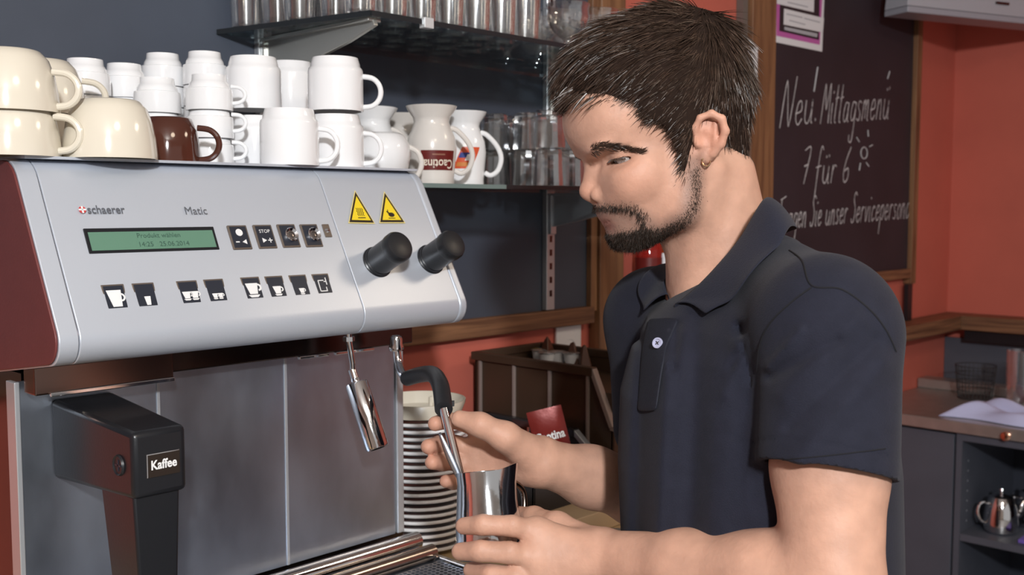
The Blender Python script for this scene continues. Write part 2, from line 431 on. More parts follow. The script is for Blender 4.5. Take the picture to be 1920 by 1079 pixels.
# buttons with their pictograms
BW, BH = 0.0135, 0.0165
def cup_icon(x, y, s, tall=1.0, slot=True):
    P = [[(x-0.9*s, y+0.8*s*tall), (x+0.7*s, y+0.8*s*tall), (x+0.45*s, y-0.55*s*tall), (x-0.55*s, y-0.55*s*tall)],
         [(x-0.8*s, y-0.65*s*tall), (x+0.7*s, y-0.65*s*tall), (x+0.4*s, y-0.95*s*tall), (x-0.5*s, y-0.95*s*tall)]]
    P += ring_polys(x+0.68*s, y+0.25*s*tall, 0.24*s, 0.46*s, 8, -math.pi/2, math.pi/2)
    return P
def glass_icon(x, y, s, jug=False):
    P = [[(x-0.7*s, y+s), (x+0.7*s, y+s), (x+0.45*s, y-s), (x-0.45*s, y-s)]]
    if jug: P = [[(x-0.95*s, y+s), (x+0.75*s, y+s), (x+0.55*s, y-s), (x-0.5*s, y-s)]] + ring_polys(x+0.62*s, y+0.1*s, 0.3*s, 0.5*s, 8, -math.pi/2, math.pi/2)
    return P
def rectp(x0, y0, x1, y1): return [(x0, y0), (x1, y0), (x1, y1), (x0, y1)]
row2 = [(215.5, 560), (272.5, 556.5), (354.5, 551.5), (404.5, 548), (473, 543.5), (517.5, 541), (562, 538.5), (604.5, 536)]
row1 = [(449, 446), (496.5, 444.5), (541, 443), (583.5, 442.5)]
def button(u, v):
    o, ex, ey, ez = pframe(u, v)
    b = part('button', MB().obox(o, (EX, EY, EZ), (BW, BH, 0.0016)), M_bronze, machine, smooth=False, bevel=0.0012)
    part('button_face', MB().obox(o+EZ*0.0016, (EX, EY, EZ), (BW-0.0023, BH-0.0023, 0.0006)), M_btn, b, smooth=False, bevel=0.0004)
    return b, (o+EZ*0.0022, EX, EY, EZ)
icons2 = [glass_icon(0, -0.001, 0.0098, True), glass_icon(0.001, -0.006, 0.0052), cup_icon(-0.004, -0.003, 0.0062) + cup_icon(0.006, -0.003, 0.0062),
          cup_icon(-0.003, -0.006, 0.0042) + cup_icon(0.004, -0.006, 0.0042), cup_icon(0, -0.001, 0.0105), cup_icon(0.0005, -0.004, 0.0072), cup_icon(0.0005, -0.0065, 0.0048),
          [rectp(-0.007, -0.009, -0.0058, 0.007), rectp(-0.007, -0.009, 0.004, -0.0078), rectp(-0.007, 0.0058, 0.002, 0.007), rectp(0.003, -0.009, 0.0042, -0.003),
           rectp(0.005, 0.0, 0.0062, 0.010), rectp(0.002, 0.004, 0.0055, 0.0052)]]
for (u, v), ic in zip(row2, icons2):
    b, fr = button(u, v)
    polys2d('pictogram', ic, fr, M_iconw, b, lift=0.0, thick=0.0004)
b, fr = button(*row1[0])
polys2d('pictogram', [ngon(0, 0.006, 0.0048, 16), rectp(-0.008, -0.0075, -0.003, -0.006), [(0.001, -0.0068), (0.007, -0.0035), (0.007, -0.010)]], fr, M_iconw, b, lift=0, thick=0.0004)
b, fr = button(*row1[1])
text_part('pictogram', 'STOP', 0.0066, (fr[0]+EY*0.0065, EX, EY, EZ), M_iconw, b)
polys2d('pictogram', [[(-0.006, -0.0025), (-0.006, -0.009), (0.0, -0.0058)], rectp(0.002, -0.0065, 0.008, -0.0052), rectp(0.0044, -0.009, 0.0056, -0.0028)], fr, M_iconw, b, lift=0, thick=0.0004)
for k in (2, 3):
    b, fr = button(*row1[k])
    part('lens_ring', MB().lathe([(0.0045, 0.0), (0.0095, 0.0), (0.0095, 0.0035), (0.0085, 0.0045), (0.0055, 0.002), (0.0045, 0.002)], fr[0]+EX*0.002, EZ, 24), M_chrome, b)
    part('lens', MB().lathe([(0.0, 0.0035), (0.003, 0.0030), (0.0048, 0.001)], fr[0]+EX*0.002, EZ, 20), mat('lens_dark', (0.12, 0.10, 0.09), 0.08, 0.5), b)
o = ppx(613, 433)
b = part('sensor_window', MB().obox(o, (EX, EY, EZ), (0.0055, 0.0095, 0.001)), M_bronze, machine, smooth=False, bevel=0.0008)
part('sensor_lens', MB().lathe([(0, 0.003), (0.0025, 0.0022), (0.0036, 0.0)], o+EZ*0.001, EZ, 16), M_chrome, b)

# warning stickers
def sticker(pts, kind):
    P = [ppx(*p) for p in pts]; c = sum(P)/3
    loc = [(np.dot(p-c, EX), np.dot(p-c, EY)) for p in P]
    def sc(s): return [(a*s, b_*s) for a, b_ in loc]
    s0 = polys2d('warning_sticker', [sc(1.0)], (c, EX, EY, EZ), M_yellowrim, machine, 0.0001, 0.0003)
    polys2d('border', [sc(0.92)], (c, EX, EY, EZ), M_inkblk, s0, 0.0005, 0.0002)
    polys2d('field', [sc(0.72)], (c, EX, EY, EZ), M_yellow, s0, 0.0008, 0.0002)
    fr = (c-EY*0.002, EX, EY, EZ); q = []
    if kind == 0:
        for k in range(4):
            for j in range(5):
                x = -0.0045+k*0.003; y = -0.004+j*0.0024; dx = 0.0009*(1 if j % 2 else -1)
                q.append([(x-dx, y), (x-dx+0.0011, y), (x+dx+0.0011, y+0.0024), (x+dx, y+0.0024)])
        q.append(rectp(-0.006, -0.0075, 0.007, -0.0062))
    else:
        q += [ngon(0.001, -0.002, 0.0055, 14, ry=0.0035), [(-0.007, 0.003), (-0.0055, 0.004), (0.0, 0.0), (-0.001, -0.002)], [(-0.005, 0.0), (-0.004, 0.006), (-0.003, 0.006), (-0.003, 0.0)],
              rectp(-0.006, -0.0078, 0.006, -0.0068)]
    polys2d('warning_symbol', q, fr, M_inkblk, s0, 0.0011, 0.0002)
sticker([(665, 357), (653, 419), (703, 420)], 0)
sticker([(720, 359), (711, 419), (760, 419)], 1)

# knobs
for u, v in ((706, 493), (806, 488)):
    o = ppx(u, v)
    k = part('knob', MB().lathe([(0.0, -0.001), (0.0225, -0.001), (0.0225, 0.003), (0.0212, 0.004), (0.0212, 0.007), (0.0202, 0.008), (0.0202, 0.042), (0.0205, 0.043)], o, EZ, 36), M_black, machine)
    part('knob_cap', MB().lathe([(0.0204, 0.041), (0.0214, 0.044), (0.0214, 0.052), (0.0195, 0.056), (0.015, 0.0575), (0.0, 0.0578)], o, EZ, 36), M_rubber, k)

# steel splash back and body
YS = 1.20
part('body', MB().box((XL+0.012, YS+0.012, CT+0.02), (XR-0.012, 1.50, 1.352)), M_darkmetal, machine, smooth=False)
xa, xb, xc = pl(299, 850, 1, YS)[0], pl(537, 850, 1, YS)[0], pl(741, 850, 1, YS)[0]
for x0, x1 in ((XL+0.004, xa-0.002), (xa+0.002, xb-0.002), (xb+0.002, xc-0.001)):
    part('splash_panel', MB().box((x0, YS, 1.046), (x1, YS+0.004, 1.345)), M_steel, machine, smooth=False)
for x in (xa, xb):
    part('joint_strip', MB().box((x-0.002, YS-0.0016, 1.046), (x+0.002, YS+0.004, 1.345)), M_alu, machine, smooth=False, bevel=0.0005)
part('corner_strip', MB().box((xc+0.001, YS-0.004, 1.046), (XR-0.022, YS+0.02, 1.345)), M_alu, machine, smooth=False, bevel=0.002)
part('corner_strip', MB().box((XL-0.002, YS-0.004, 1.046), (XL+0.004, YS+0.02, 1.345)), M_alu, machine, smooth=False, bevel=0.001)
# dark rail beneath the head
xm = pl(318, 690, 1, 1.165)[0]
part('under_rail', MB().box((XL+0.004, 1.155, 1.334), (xm, 1.185, 1.366)), mat('brown_chrome', (0.20, 0.13, 0.11), 0.18, 1.0), machine, smooth=False, bevel=0.002)
part('under_rail', MB().box((xm+0.001, 1.165, 1.340), (XR-0.03, 1.195, 1.366)), M_darkmetal, machine, smooth=False, bevel=0.002)
part('rail_lip', MB().box((XL+0.02, 1.152, 1.3315), (xm, 1.156, 1.3365)), M_chrome, machine, smooth=False, bevel=0.001)
for u0, u1 in ((560, 615), (628, 700)):
    x0, x1 = pl(u0, 660, 1, 1.163)[0], pl(u1, 650, 1, 1.163)[0]
    part('rail_lip', MB().box((x0, 1.160, 1.337), (x1, 1.166, 1.341)), M_chrome, machine, smooth=False, bevel=0.001)

# coffee spout
sx0, sx1 = 0.493, 0.553
P = [(sx0, 1.005, 1.240), (sx1, 1.005, 1.240), (sx1+0.014, YS+0.002, 1.228), (sx0, YS+0.002, 1.228), (sx0, 1.005, 1.310), (sx1, 1.005, 1.310), (sx1+0.014, YS+0.002, 1.320), (sx0, YS+0.002, 1.320)]
sp_ = part('coffee_spout', MB().hexa(P), M_black, machine, smooth=True, bevel=0.006)
P = [(sx0+0.012, 1.014, 1.05), (sx1-0.012, 1.014, 1.05), (sx1-0.012, 1.07, 1.05), (sx0+0.012, 1.07, 1.05), (sx0+0.002, 1.010, 1.243), (sx1-0.006, 1.010, 1.243), (sx1-0.006, 1.085, 1.243), (sx0+0.002, 1.085, 1.243)]
part('spout_outlet', MB().hexa(P), M_black, sp_, smooth=True, bevel=0.003)
part('screw', MB().lathe([(0.0, 0.001), (0.009, 0.001), (0.0105, 0.0025), (0.0115, 0.0)], (sx0-0.0002, 1.035, 1.272), (-1, 0, 0), 20), M_rubber, sp_)
part('screw_slot', MB().box((sx0-0.002, 1.029, 1.271), (sx0-0.0008, 1.041, 1.273)).box((sx0-0.002, 1.034, 1.266), (sx0-0.0008, 1.036, 1.278)), M_btn, sp_, smooth=False)
pf = ((sx0+sx1)/2+0.003, 1.0052, 1.273)
lp = part('name_plate', MB().obox(np.array(pf)-np.array((0, 0.0006, 0)), (EX, (0, 0, 1), (0, -1, 0)), (0.0185, 0.0125, 0.0006)), M_chrome, sp_, smooth=False, bevel=0.0005)
part('plate_face', MB().obox(np.array(pf)-np.array((-0.0004, 0.0013, 0.0004)), (EX, (0, 0, 1), (0, -1, 0)), (0.0177, 0.0118, 0.0003)), M_inkblk, lp, smooth=False)
text_part('lettering', 'Kaffee', 0.0135, (np.array(pf)-np.array((0, 0.0017, 0)), EX, (0, 0, 1), (0, -1, 0)), M_iconw, lp, sx=0.85, bold=0.0004)

# milk frother hanging under the head
a = pl(654, 640, 1, 1.125); b_ = pl(667, 715, 1, 1.115); c = pl(708, 842, 1, 1.075)
ax = (c-b_)/np.linalg.norm(c-b_)
fr_ = part('frother_pipe', MB().tube([a+np.array((0, 0, 0.012)), a, a+(b_-a)*0.55, b_-ax*0.012, b_], [0.0045, 0.0045, 0.0038, 0.0038, 0.0065], 14), M_chrome, machine)
L = np.linalg.norm(c-b_)
part('frother_sleeve', MB().lathe([(0, -0.016), (0.0055, -0.016), (0.0055, 0.002), (0.0145, 0.003), (0.0155, 0.005), (0.0155, L-0.003), (0.0145, L), (0.010, L), (0.010, L-0.01), (0, L-0.01)], b_, ax, 32), M_chrome, fr_)
part('frother_nut', MB().lathe([(0, 0), (0.008, 0), (0.008, 0.006), (0, 0.006)], a, (0, 0, 1), 6), M_chrome, fr_, smooth=False)

# steam wand
Pw = [pl(742, 630, 1, 1.12), pl(743, 650, 1, 1.12), pl(747, 680, 1, 1.115), pl(753, 700, 1, 1.10), pl(764, 710, 1, 1.085), PD(788, 703, 1.375), PD(812, 703, 1.305), PD(826, 725, 1.245), PD(832, 768, 1.200)]
wand = part('steam_wand', MB().tube(smooth_path(Pw[:5], 6), 0.0058, 14), M_chrome, machine)
part('ball_joint', MB().lathe([(0, 0), (0.010, 0), (0.011, 0.004), (0.009, 0.010), (0.009, 0.016), (0.0075, 0.02), (0.0, 0.02)], Pw[1]+np.array((0, 0, -0.006)), (0, 0, 1), 20), M_chrome, wand)
part('wand_grip', MB().tube(smooth_path(Pw[4:], 8), 0.0105, 18), M_rubber, wand)
wt0 = Pw[-1]; wt1 = PD(871, 925, 1.155)
part('wand_pipe', MB().tube([wt0, wt0+(wt1-wt0)*0.5, wt1], 0.0052, 14), M_chrome, wand)
part('grip_tab', MB().obox(PD(842, 757, 1.215), (RT, UPV, FW), (0.006, 0.003, 0.004)), M_rubber, wand, smooth=False)

# drip tray
tray = part('drip_tray', MB().box((XL+0.002, 0.875, CT+0.001), (XR-0.001, 1.185, CT+0.025)), M_steel, machine, smooth=False, bevel=0.003)
part('tray_roll', MB().tube([(XL, 1.178, 1.035), (XR-0.012, 1.178, 1.035)], 0.013, 18), M_chrome, tray)
part('tray_roll', MB().tube([(XL, 1.150, 1.022), (XR-0.006, 1.150, 1.022)], 0.012, 18), mat('worn_chrome', (0.42, 0.36, 0.32), 0.2, 1.0), tray)
mb = MB()
gx0, gx1, gy0, gy1, gz, pit = XL+0.02, XR-0.012, 0.895, 1.130, 1.0165, 0.0082
nx, ny = int((gx1-gx0)/pit), int((gy1-gy0)/pit)
for i in range(nx):
    for j in range(ny):
        cx_, cy_ = gx0+(i+0.5)*pit, gy0+(j+0.5)*pit; q = pit/2
        sq = [(q*max(-1, min(1, 1.42*math.cos(a_))), q*max(-1, min(1, 1.42*math.sin(a_)))) for a_ in [math.pi/4*k for k in range(8)]]
        out = [(cx_+x, cy_+y, gz) for x, y in sq]; inn = [(cx_+0.0029*math.cos(math.pi/4*k), cy_+0.0029*math.sin(math.pi/4*k), gz) for k in range(8)]
        low = [(x, y, gz-0.002) for x, y, z in inn]
        mb.add(out+inn+low, [(k, (k+1) % 8, 8+(k+1) % 8, 8+k) for k in range(8)] + [(8+k, 8+(k+1) % 8, 16+(k+1) % 8, 16+k) for k in range(8)])
g = part('grate', mb, M_steel, tray, smooth=False)
part('grate_well', MB().box((gx0, gy0, CT+0.0255), (gx1, gy1, CT+0.0265)), M_black, tray, smooth=False)
part('grate_rim', MB().box((gx1, gy0-0.01, CT+0.02), (XR-0.002, gy1+0.01, gz+0.003)), M_chrome, tray, smooth=False, bevel=0.002)
# ================================================================ cups on the machine
TOPZ = 1.5965
def handle_tube(r_at, z0, z1, out, thick, z_in0=None, n=9, flat=1.0):
    pts = []
    for k in range(n):
        a = -math.pi/2 + math.pi*k/(n-1)
        pts.append((r_at + out*max(0, math.cos(a))**0.8 - 0.001*(1 if k in (0, n-1) else 0), 0, (z0+z1)/2 + (z1-z0)/2*math.sin(a)))
    return MB().tube(smooth_path(pts, 3), thick, 10)
def cup_proto(name, label, group, prof, handle, material, cat='cup'):
    """inverted cup, rim down at z=0; prof outer (r,z) from rim to foot"""
    t = thing(name, label, cat, (0, 0, -5), 0, group)
    inner = [(max(r-0.0032, 0.001), max(z-0.004, 0.0)) for r, z in prof if z < prof[-1][1]*0.9]
    full = [(0.0, prof[-1][1]-0.007)] + inner[::-1] + [(prof[0][0]-0.0015, -0.0002)] + prof + [(prof[-1][0]*0.82, prof[-1][1]), (prof[-1][0]*0.78, prof[-1][1]-0.0015), (0.0, prof[-1][1]-0.0015)]
    lpart('bowl', MB().lathe(full, seg=40), material, t, angle=50)
    lpart('handle', handle, material, t)
    return t
G1 = 'cups upside down on the coffee machine'
esp_prof = [(0.0315, 0), (0.0318, 0.004), (0.0316, 0.022), (0.0308, 0.0288), (0.0276, 0.0300), (0.0268, 0.0345), (0.0245, 0.0390), (0.0238, 0.0395), (0.0228, 0.0480)]
esp = cup_proto('espresso_cup', 'small white espresso cup upside down in a stack on the coffee machine', G1, esp_prof, handle_tube(0.0305, 0.010, 0.033, 0.018, 0.0028), M_white)
mug_prof = [(0.0395, 0), (0.0398, 0.004), (0.0395, 0.056), (0.0385, 0.0600), (0.0358, 0.0625), (0.0352, 0.0665), (0.0325, 0.0755)]
mug = cup_proto('white_mug', 'tall straight white mug upside down on the coffee machine', G1, mug_prof, handle_tube(0.0385, 0.006, 0.050, 0.026, 0.0038), M_white, 'mug')
bowl_prof = [(0.0530, 0), (0.0530, 0.006), (0.0515, 0.022), (0.0480, 0.042), (0.0425, 0.058), (0.0345, 0.067), (0.0310, 0.0685)]
cream = cup_proto('cream_cup', 'wide cream cappuccino cup upside down on the coffee machine', G1, bowl_prof, handle_tube(0.049, 0.006, 0.045, 0.027, 0.0042), M_cream)
small_bowl = [(0.0400, 0), (0.0402, 0.006), (0.0392, 0.024), (0.0362, 0.042), (0.0300, 0.0565), (0.0265, 0.0580)]
brown = cup_proto('brown_cup', 'glossy dark brown cup upside down beside the single cream cup', G1, small_bowl, handle_tube(0.0385, 0.004, 0.045, 0.026, 0.0040), M_brownc)
used = set()
def put(proto, u, Y, z, rot, label=None):
    """stand a cup so that its axis lies at pixel column u and wall distance Y"""
    x = pl(u, 389, 1, Y)[0]
    if proto.name not in used:
        used.add(proto.name); o = proto; o.location = (x, Y, z); o.rotation_euler = (0, 0, rot)
        if label: o['label'] = label
        return o
    return dup(proto, (x, Y, z), rot, label)
HR = math.radians(-42)      # handle pointing along the picture's right
def stack(proto, u, Y, vtop, h, pitch, rot, labels=None):
    """as many cups as it takes to reach picture row vtop"""
    H = pl(u, vtop, 1, Y)[2]-TOPZ; n = max(1, int(round((H-h)/pitch))+1); p = max((H-h)/(n-1), pitch*0.985) if n > 1 else 0
    for k in range(n): put(proto, u, Y, TOPZ+p*k, rot, labels[k] if labels else None)
# cream cups
stack(cream, 24, 1.218, 98, 0.0685, 0.05, HR, ['lower cream cappuccino cup of the two-high stack at the maroon side', 'upper cream cappuccino cup of the two-high stack at the maroon side'])
stack(cream, 84, 1.350, 114, 0.0685, 0.058, HR+0.35, ['lower cream cappuccino cup right behind the cream stack', 'upper cream cappuccino cup right behind the cream stack'])
put(cream, 210, 1.192, TOPZ, math.radians(75), 'single cream cappuccino cup next to the brown cup')
put(brown, 318, 1.252, TOPZ, HR)
# white espresso stacks
for u, Y, vt, r in ((397, 1.300, 142, HR), (168, 1.405, 113, HR+2.2), (300, 1.362, 148, HR+2.4), (240, 1.440, 122, HR+2.6), (312, 1.462, 119, HR+2.6), (390, 1.402, 113, HR+2.3)):
    nm = {397: 'in front of the taller white stacks', 168: 'next to the rear cream cups', 300: 'right behind the brown cup', 240: 'at the back between two stacks', 312: 'at the back behind the brown cup', 390: 'behind the foremost espresso stack'}[u]
    stack(esp, u, Y, vt, 0.048, 0.031, r, ['small white espresso cup in the stack '+nm]*8)
# tall mugs
stack(mug, 545, 1.203, 198, 0.0755, 0.0755, HR, ['single tall white mug standing alone before the other mugs'])
stack(mug, 632, 1.230, 110, 0.0755, 0.0755, HR, ['lower tall white mug of the pair beside the jugs', 'upper tall white mug of the pair beside the jugs'])
stack(mug, 480, 1.335, 109, 0.0755, 0.0755, HR+1.2, ['lower tall white mug of the pair beside the espresso cups', 'upper tall white mug of the pair beside the espresso cups'])
stack(mug, 548, 1.402, 118, 0.0755, 0.0755, HR+1.6, ['lower tall white mug of the rearmost pair', 'upper tall white mug of the rearmost pair'])

# ================================================================ shelving
ZU, ZLo = 1.827, 1.578
def rail(x, z0, z1, label):
    t = thing('shelf_rail', label, 'shelf rail', (x, YW-0.02, z0))
    part('channel', MB().box((x-0.0135, YW-0.026, z0), (x+0.0135, YW-0.012, z1)), M_alu, t, smooth=False, bevel=0.002)
    mb = MB(); z = z0+0.03
    while z < z1-0.02:
        mb.box((x-0.004, YW-0.0265, z), (x+0.004, YW-0.0255, z+0.014)); z += 0.03
    part('slots', mb, M_darkmetal, t, smooth=False)['kind'] = 'stuff'
rail(1.000, 1.60, 2.58, 'aluminium shelf rail at the open end of the upper glass shelf')
rail(1.722, 1.3135, 2.58, 'aluminium shelf rail beside the wooden post')
def bracket(x, z, y0, label, material=M_alu):
    t = thing('shelf_bracket', label, 'bracket', (x, YW-0.03, z))
    P = [(x, YW-0.027, z-0.001), (x, y0, z-0.001), (x, y0-0.004, z-0.012), (x, y0+0.06, z-0.030), (x, YW-0.10, z-0.062), (x, YW-0.027, z-0.075)]
    part('arm', MB().prism(P, (-0.004, 0, 0), (0.004, 0, 0)), material, t, smooth=False, bevel=0.0015)
    part('top_flange', MB().box((x-0.012, y0, z-0.006), (x+0.012, YW-0.027, z-0.0005)), material, t, smooth=False, bevel=0.001)
    part('hook', MB().box((x-0.009, YW-0.034, z-0.09), (x+0.009, YW-0.0265, z-0.005)), material, t, smooth=False, bevel=0.001)
M_satin = mat('satin_bracket', (0.50, 0.50, 0.47), 0.3, 0.7)
bracket(1.000, ZU-0.006, 1.235, 'shelf bracket under the upper glass shelf at its open end', M_satin)
bracket(1.722, ZU-0.006, 1.235, 'shelf bracket under the upper glass shelf next to the wooden post', M_satin)
bracket(1.722, ZLo-0.007, 1.235, 'shelf bracket under the lower glass shelf next to the wooden post', M_alu)
bracket(1.120, ZLo-0.007, 1.30, 'shelf bracket under the lower glass shelf behind the coffee machine', M_alu)
def glass_shelf(poly, z, label):
    t = thing('glass_shelf', label, 'shelf', (poly[0][0], poly[0][1], z))
    part('pane', MB().prism([(x, y, 0) for x, y in poly], (0, 0, z-0.006), (0, 0, z)), M_shelfglass, t, smooth=False)
    return t
up_poly = [(0.918, YW-0.014), (0.985, 1.225), (1.80, 1.225), (1.80, YW-0.014)]
t = glass_shelf(up_poly, ZU, 'upper clear glass shelf with a slanted end, full of tall glasses')
def edge_strip(a, b, z, h=0.008, m=M_shelfedge):
    a = np.array((*a, z-0.003)); b = np.array((*b, z-0.003)); d = (b-a)/np.linalg.norm(b-a); n = np.cross(d, (0, 0, 1))
    return MB().obox((a+b)/2+n*0.0012, (d, n, (0, 0, 1)), (np.linalg.norm(b-a)/2, 0.001, h/2))
part('edge', edge_strip(up_poly[0], up_poly[1], ZU), M_shelfedge, t, smooth=False)
part('edge', edge_strip(up_poly[1], (1.085, 1.225), ZU), M_shelfedge, t, smooth=False)
part('edge', edge_strip((1.104, 1.225), up_poly[2], ZU), M_shelfedge, t, smooth=False)
part('edge_clip', MB().box((1.085, 1.219, ZU-0.012), (1.104, 1.232, ZU+0.004)), mat('clear_clip', (0.7, 0.72, 0.74), 0.2, 0.3), t, smooth=False, bevel=0.001)
lo_poly = [(1.055, YW-0.014), (1.055, 1.255), (1.80, 1.255), (1.80, YW-0.014)]
t = glass_shelf(lo_poly, ZLo, 'lower clear glass shelf holding jugs and stacked tumblers')
part('edge', edge_strip(lo_poly[1], (1.30, 1.255), ZLo, 0.007), mat('green_glass_edge', (0.16, 0.22, 0.21), 0.1), t, smooth=False)
part('edge', edge_strip((1.30, 1.255), lo_poly[2], ZLo, 0.007), M_shelfedge, t, smooth=False)

# glasses
def glass_proto(name, label, group, outer, wall=0.0022, base=0.006, cat='glass', seg=28):
    inner = [(max(r-wall, 0.0005), z) for r, z in outer if z > base]
    prof = [(0.0, 0.0)] + outer + [(outer[-1][0]-wall*0.5, outer[-1][1]+0.0008)] + inner[::-1] + [(max(inner[0][0]-0.004, 0.001), base), (0.0, base)]
    o = MB().lathe(prof, seg=seg).build(name, M_glass, angle=50 if seg > 20 else 20)
    return tag(o, label, cat, group)
tall = glass_proto('tall_glass', 'tall clear drinking glass standing in rows on the upper glass shelf', 'tall glasses on the upper shelf',
                   [(0.0215, 0.0), (0.0235, 0.002), (0.0240, 0.012), (0.0262, 0.06), (0.0288, 0.135)], seg=18)
spots = []
for j, y in enumerate((1.262, 1.322, 1.382, 1.442, 1.498)):
    x = 0.995 + 0.012*(j % 2) - 0.012*j
    while x < 1.395:
        spots.append((x+random.uniform(-0.001, 0.001), y+random.uniform(-0.001, 0.001))); x += 0.0605
def place_all(proto, pts, flip=False):
    for i, p in enumerate(pts):
        o = proto if i == 0 else proto.copy()
        if i: COL.objects.link(o)
        o.location = p; o.rotation_euler = (math.pi if flip else 0, 0, random.uniform(0, 6.28))
place_all(tall, [(x, y, ZU+0.0005) for x, y in spots])
gob = glass_proto('sundae_glass', 'short stemmed clear sundae glass at the post end of the upper shelf', 'sundae glasses on the upper shelf',
                  [(0.034, 0.0), (0.034, 0.002), (0.012, 0.007), (0.0075, 0.013), (0.008, 0.020), (0.020, 0.028), (0.034, 0.042), (0.040, 0.060), (0.038, 0.075), (0.041, 0.085)], wall=0.0025, base=0.026)
place_all(gob, [(1.490+0.086*i+(0.02 if j else 0), 1.278+0.088*j, ZU+0.0005) for j in range(3) for i in range(4 if j == 0 else 3)])
tum = glass_proto('tumbler', 'clear faceted tumbler turned upside down in two layers on the lower glass shelf', 'stacked tumblers on the lower shelf',
                  [(0.0240, 0.0), (0.0262, 0.002), (0.0270, 0.010), (0.0282, 0.022), (0.0275, 0.026), (0.0300, 0.068)], wall=0.0026, base=0.008, seg=16)
pts = []
for lay in range(2):
    for j in range(4):
        for i in range(5):
            pts.append((1.455+0.066*i+(0.02 if j % 2 else 0)-0.008*j+random.uniform(-0.002, 0.002), 1.292+0.064*j, ZLo+0.0700+0.0695*lay))
place_all(tum, pts, True)

# milk jugs upside down on the lower shelf
def jug_proto(name, label, material, body, handle=True):
    t = thing(name, label, 'jug', (0, 0, -5), 0, 'jugs on the lower glass shelf')
    inner = [(max(r-0.003, 0.001), z) for r, z in body if z > 0.006]
    prof = [(0.0, 0.004)] + body + [(body[-1][0]-0.0015, body[-1][1]+0.0008)] + inner[::-1] + [(0.0, 0.010)]
    lpart('body', MB().lathe(prof, seg=44), material, t, angle=50)
    return t
# standing height profile measured with the wide lip on top
jb = [(r_*1.1, z_*1.2) for r_, z_ in [(0.0335, 0.0), (0.0350, 0.002), (0.0345, 0.010), (0.0365, 0.030), (0.0385, 0.050), (0.0365, 0.066), (0.0300, 0.080), (0.0270, 0.088), (0.0285, 0.094), (0.0375, 0.106), (0.0395, 0.110)]]
def jhandle(): return MB().tube(smooth_path([(a_*1.1, b_, c_*1.2) for a_, b_, c_ in [(0.029, 0, 0.080), (0.040, 0, 0.076), (0.056, 0, 0.060), (0.063, 0, 0.042), (0.058, 0, 0.024), (0.046, 0, 0.016), (0.036, 0, 0.020)]], 5), 0.0046, 10)
j1 = jug_proto('milk_jug', 'off-white jug with a maroon name label on the lower glass shelf', M_beigejug, jb); lpart('handle', jhandle(), M_beigejug, j1)
j2 = jug_proto('milk_jug', 'white jug with a red and blue emblem on the lower glass shelf', M_white, jb); lpart('handle', jhandle(), M_white, j2)
def on_jug(V, Fs, zc, ang0, lift, prof=jb, flip=1):
    """wrap flat (x,z) geometry round a jug body"""
    zs = [p[1] for p in prof]; rs = [p[0] for p in prof]; out = []
    for x, y in V:
        z = zc + y; r = np.interp(z, zs, rs) + lift; a_ = ang0 + flip*x/0.041
        out.append((r*math.cos(a_), r*math.sin(a_), z))
    return MB().add(out, Fs)
def patch(w0, w1, h0, h1, nx=16, ny=6, shear=0.0):
    V = [(w0+(w1-w0)*i/nx + shear*(h0+(h1-h0)*j/ny), h0+(h1-h0)*j/ny) for j in range(ny+1) for i in range(nx+1)]
    return V, [(j*(nx+1)+i, j*(nx+1)+i+1, (j+1)*(nx+1)+i+1, (j+1)*(nx+1)+i) for j in range(ny) for i in range(nx)]
AJ = math.radians(-72)   # side of the jug that faces the room
lb = on_jug(*patch(-0.031, 0.031, -0.0165, 0.0165), 0.040, AJ, 0.0004).build('label', M_labelred); lb.parent = j1
V, Fs = text_mesh('Caotina', 0.021, 0, 0.0003)
tx = on_jug([(-p[0]*0.82, -p[1]) for p in V], Fs, 0.0345, AJ, 0.0010).build('lettering', M_labeltxt, smooth=False); tx.parent = j1
tx = on_jug(*patch(-0.012, 0.010, -0.0012, 0.0012), 0.0495, AJ, 0.0010).build('faint_print', mat('dim_print', (0.28, 0.12, 0.08), 0.4)); tx.parent = j1
for (w0, w1, h0, h1, shr), mm, lf in (((-0.017, 0.017, -0.020, 0.018, 0.45), M_emred, 0.0004), ((-0.015, 0.003, -0.001, 0.008, 0.45), M_emblue, 0.0009), ((-0.002, 0.012, -0.006, 0.005, 0.45), M_white, 0.0010), ((-0.013, 0.008, -0.016, -0.009, 0.45), M_emor, 0.0009)):
    e = on_jug(*patch(w0, w1, h0, h1, shear=shr), 0.050, AJ-0.15, lf).build('emblem', mm); e.parent = j2
JR = math.radians(-42)
j1.location = (*pl(810, 389, 1, 1.335)[:2], ZLo+0.0005); j1.rotation_euler = (0, 0, JR)
j2.location = (*pl(868, 389, 1, 1.375)[:2], ZLo+0.0005); j2.rotation_euler = (0, 0, JR)
j3 = jug_proto('milk_jug', 'plain white jug with flared lip behind the fluted cup', M_white, jb); lpart('handle', jhandle(), M_beigejug, j3)
j3.location = (*pl(700, 389, 1, 1.43)[:2], ZLo+0.0005); j3.rotation_euler = (0, 0, JR)
j4 = jug_proto('milk_jug', 'off-white jug with flared lip at the back beside the labelled jug', M_beigejug, jb); lpart('handle', jhandle(), M_beigejug, j4)
j4.location = (*pl(757, 389, 1, 1.488)[:2], ZLo+0.0005); j4.rotation_euler = (0, 0, JR)
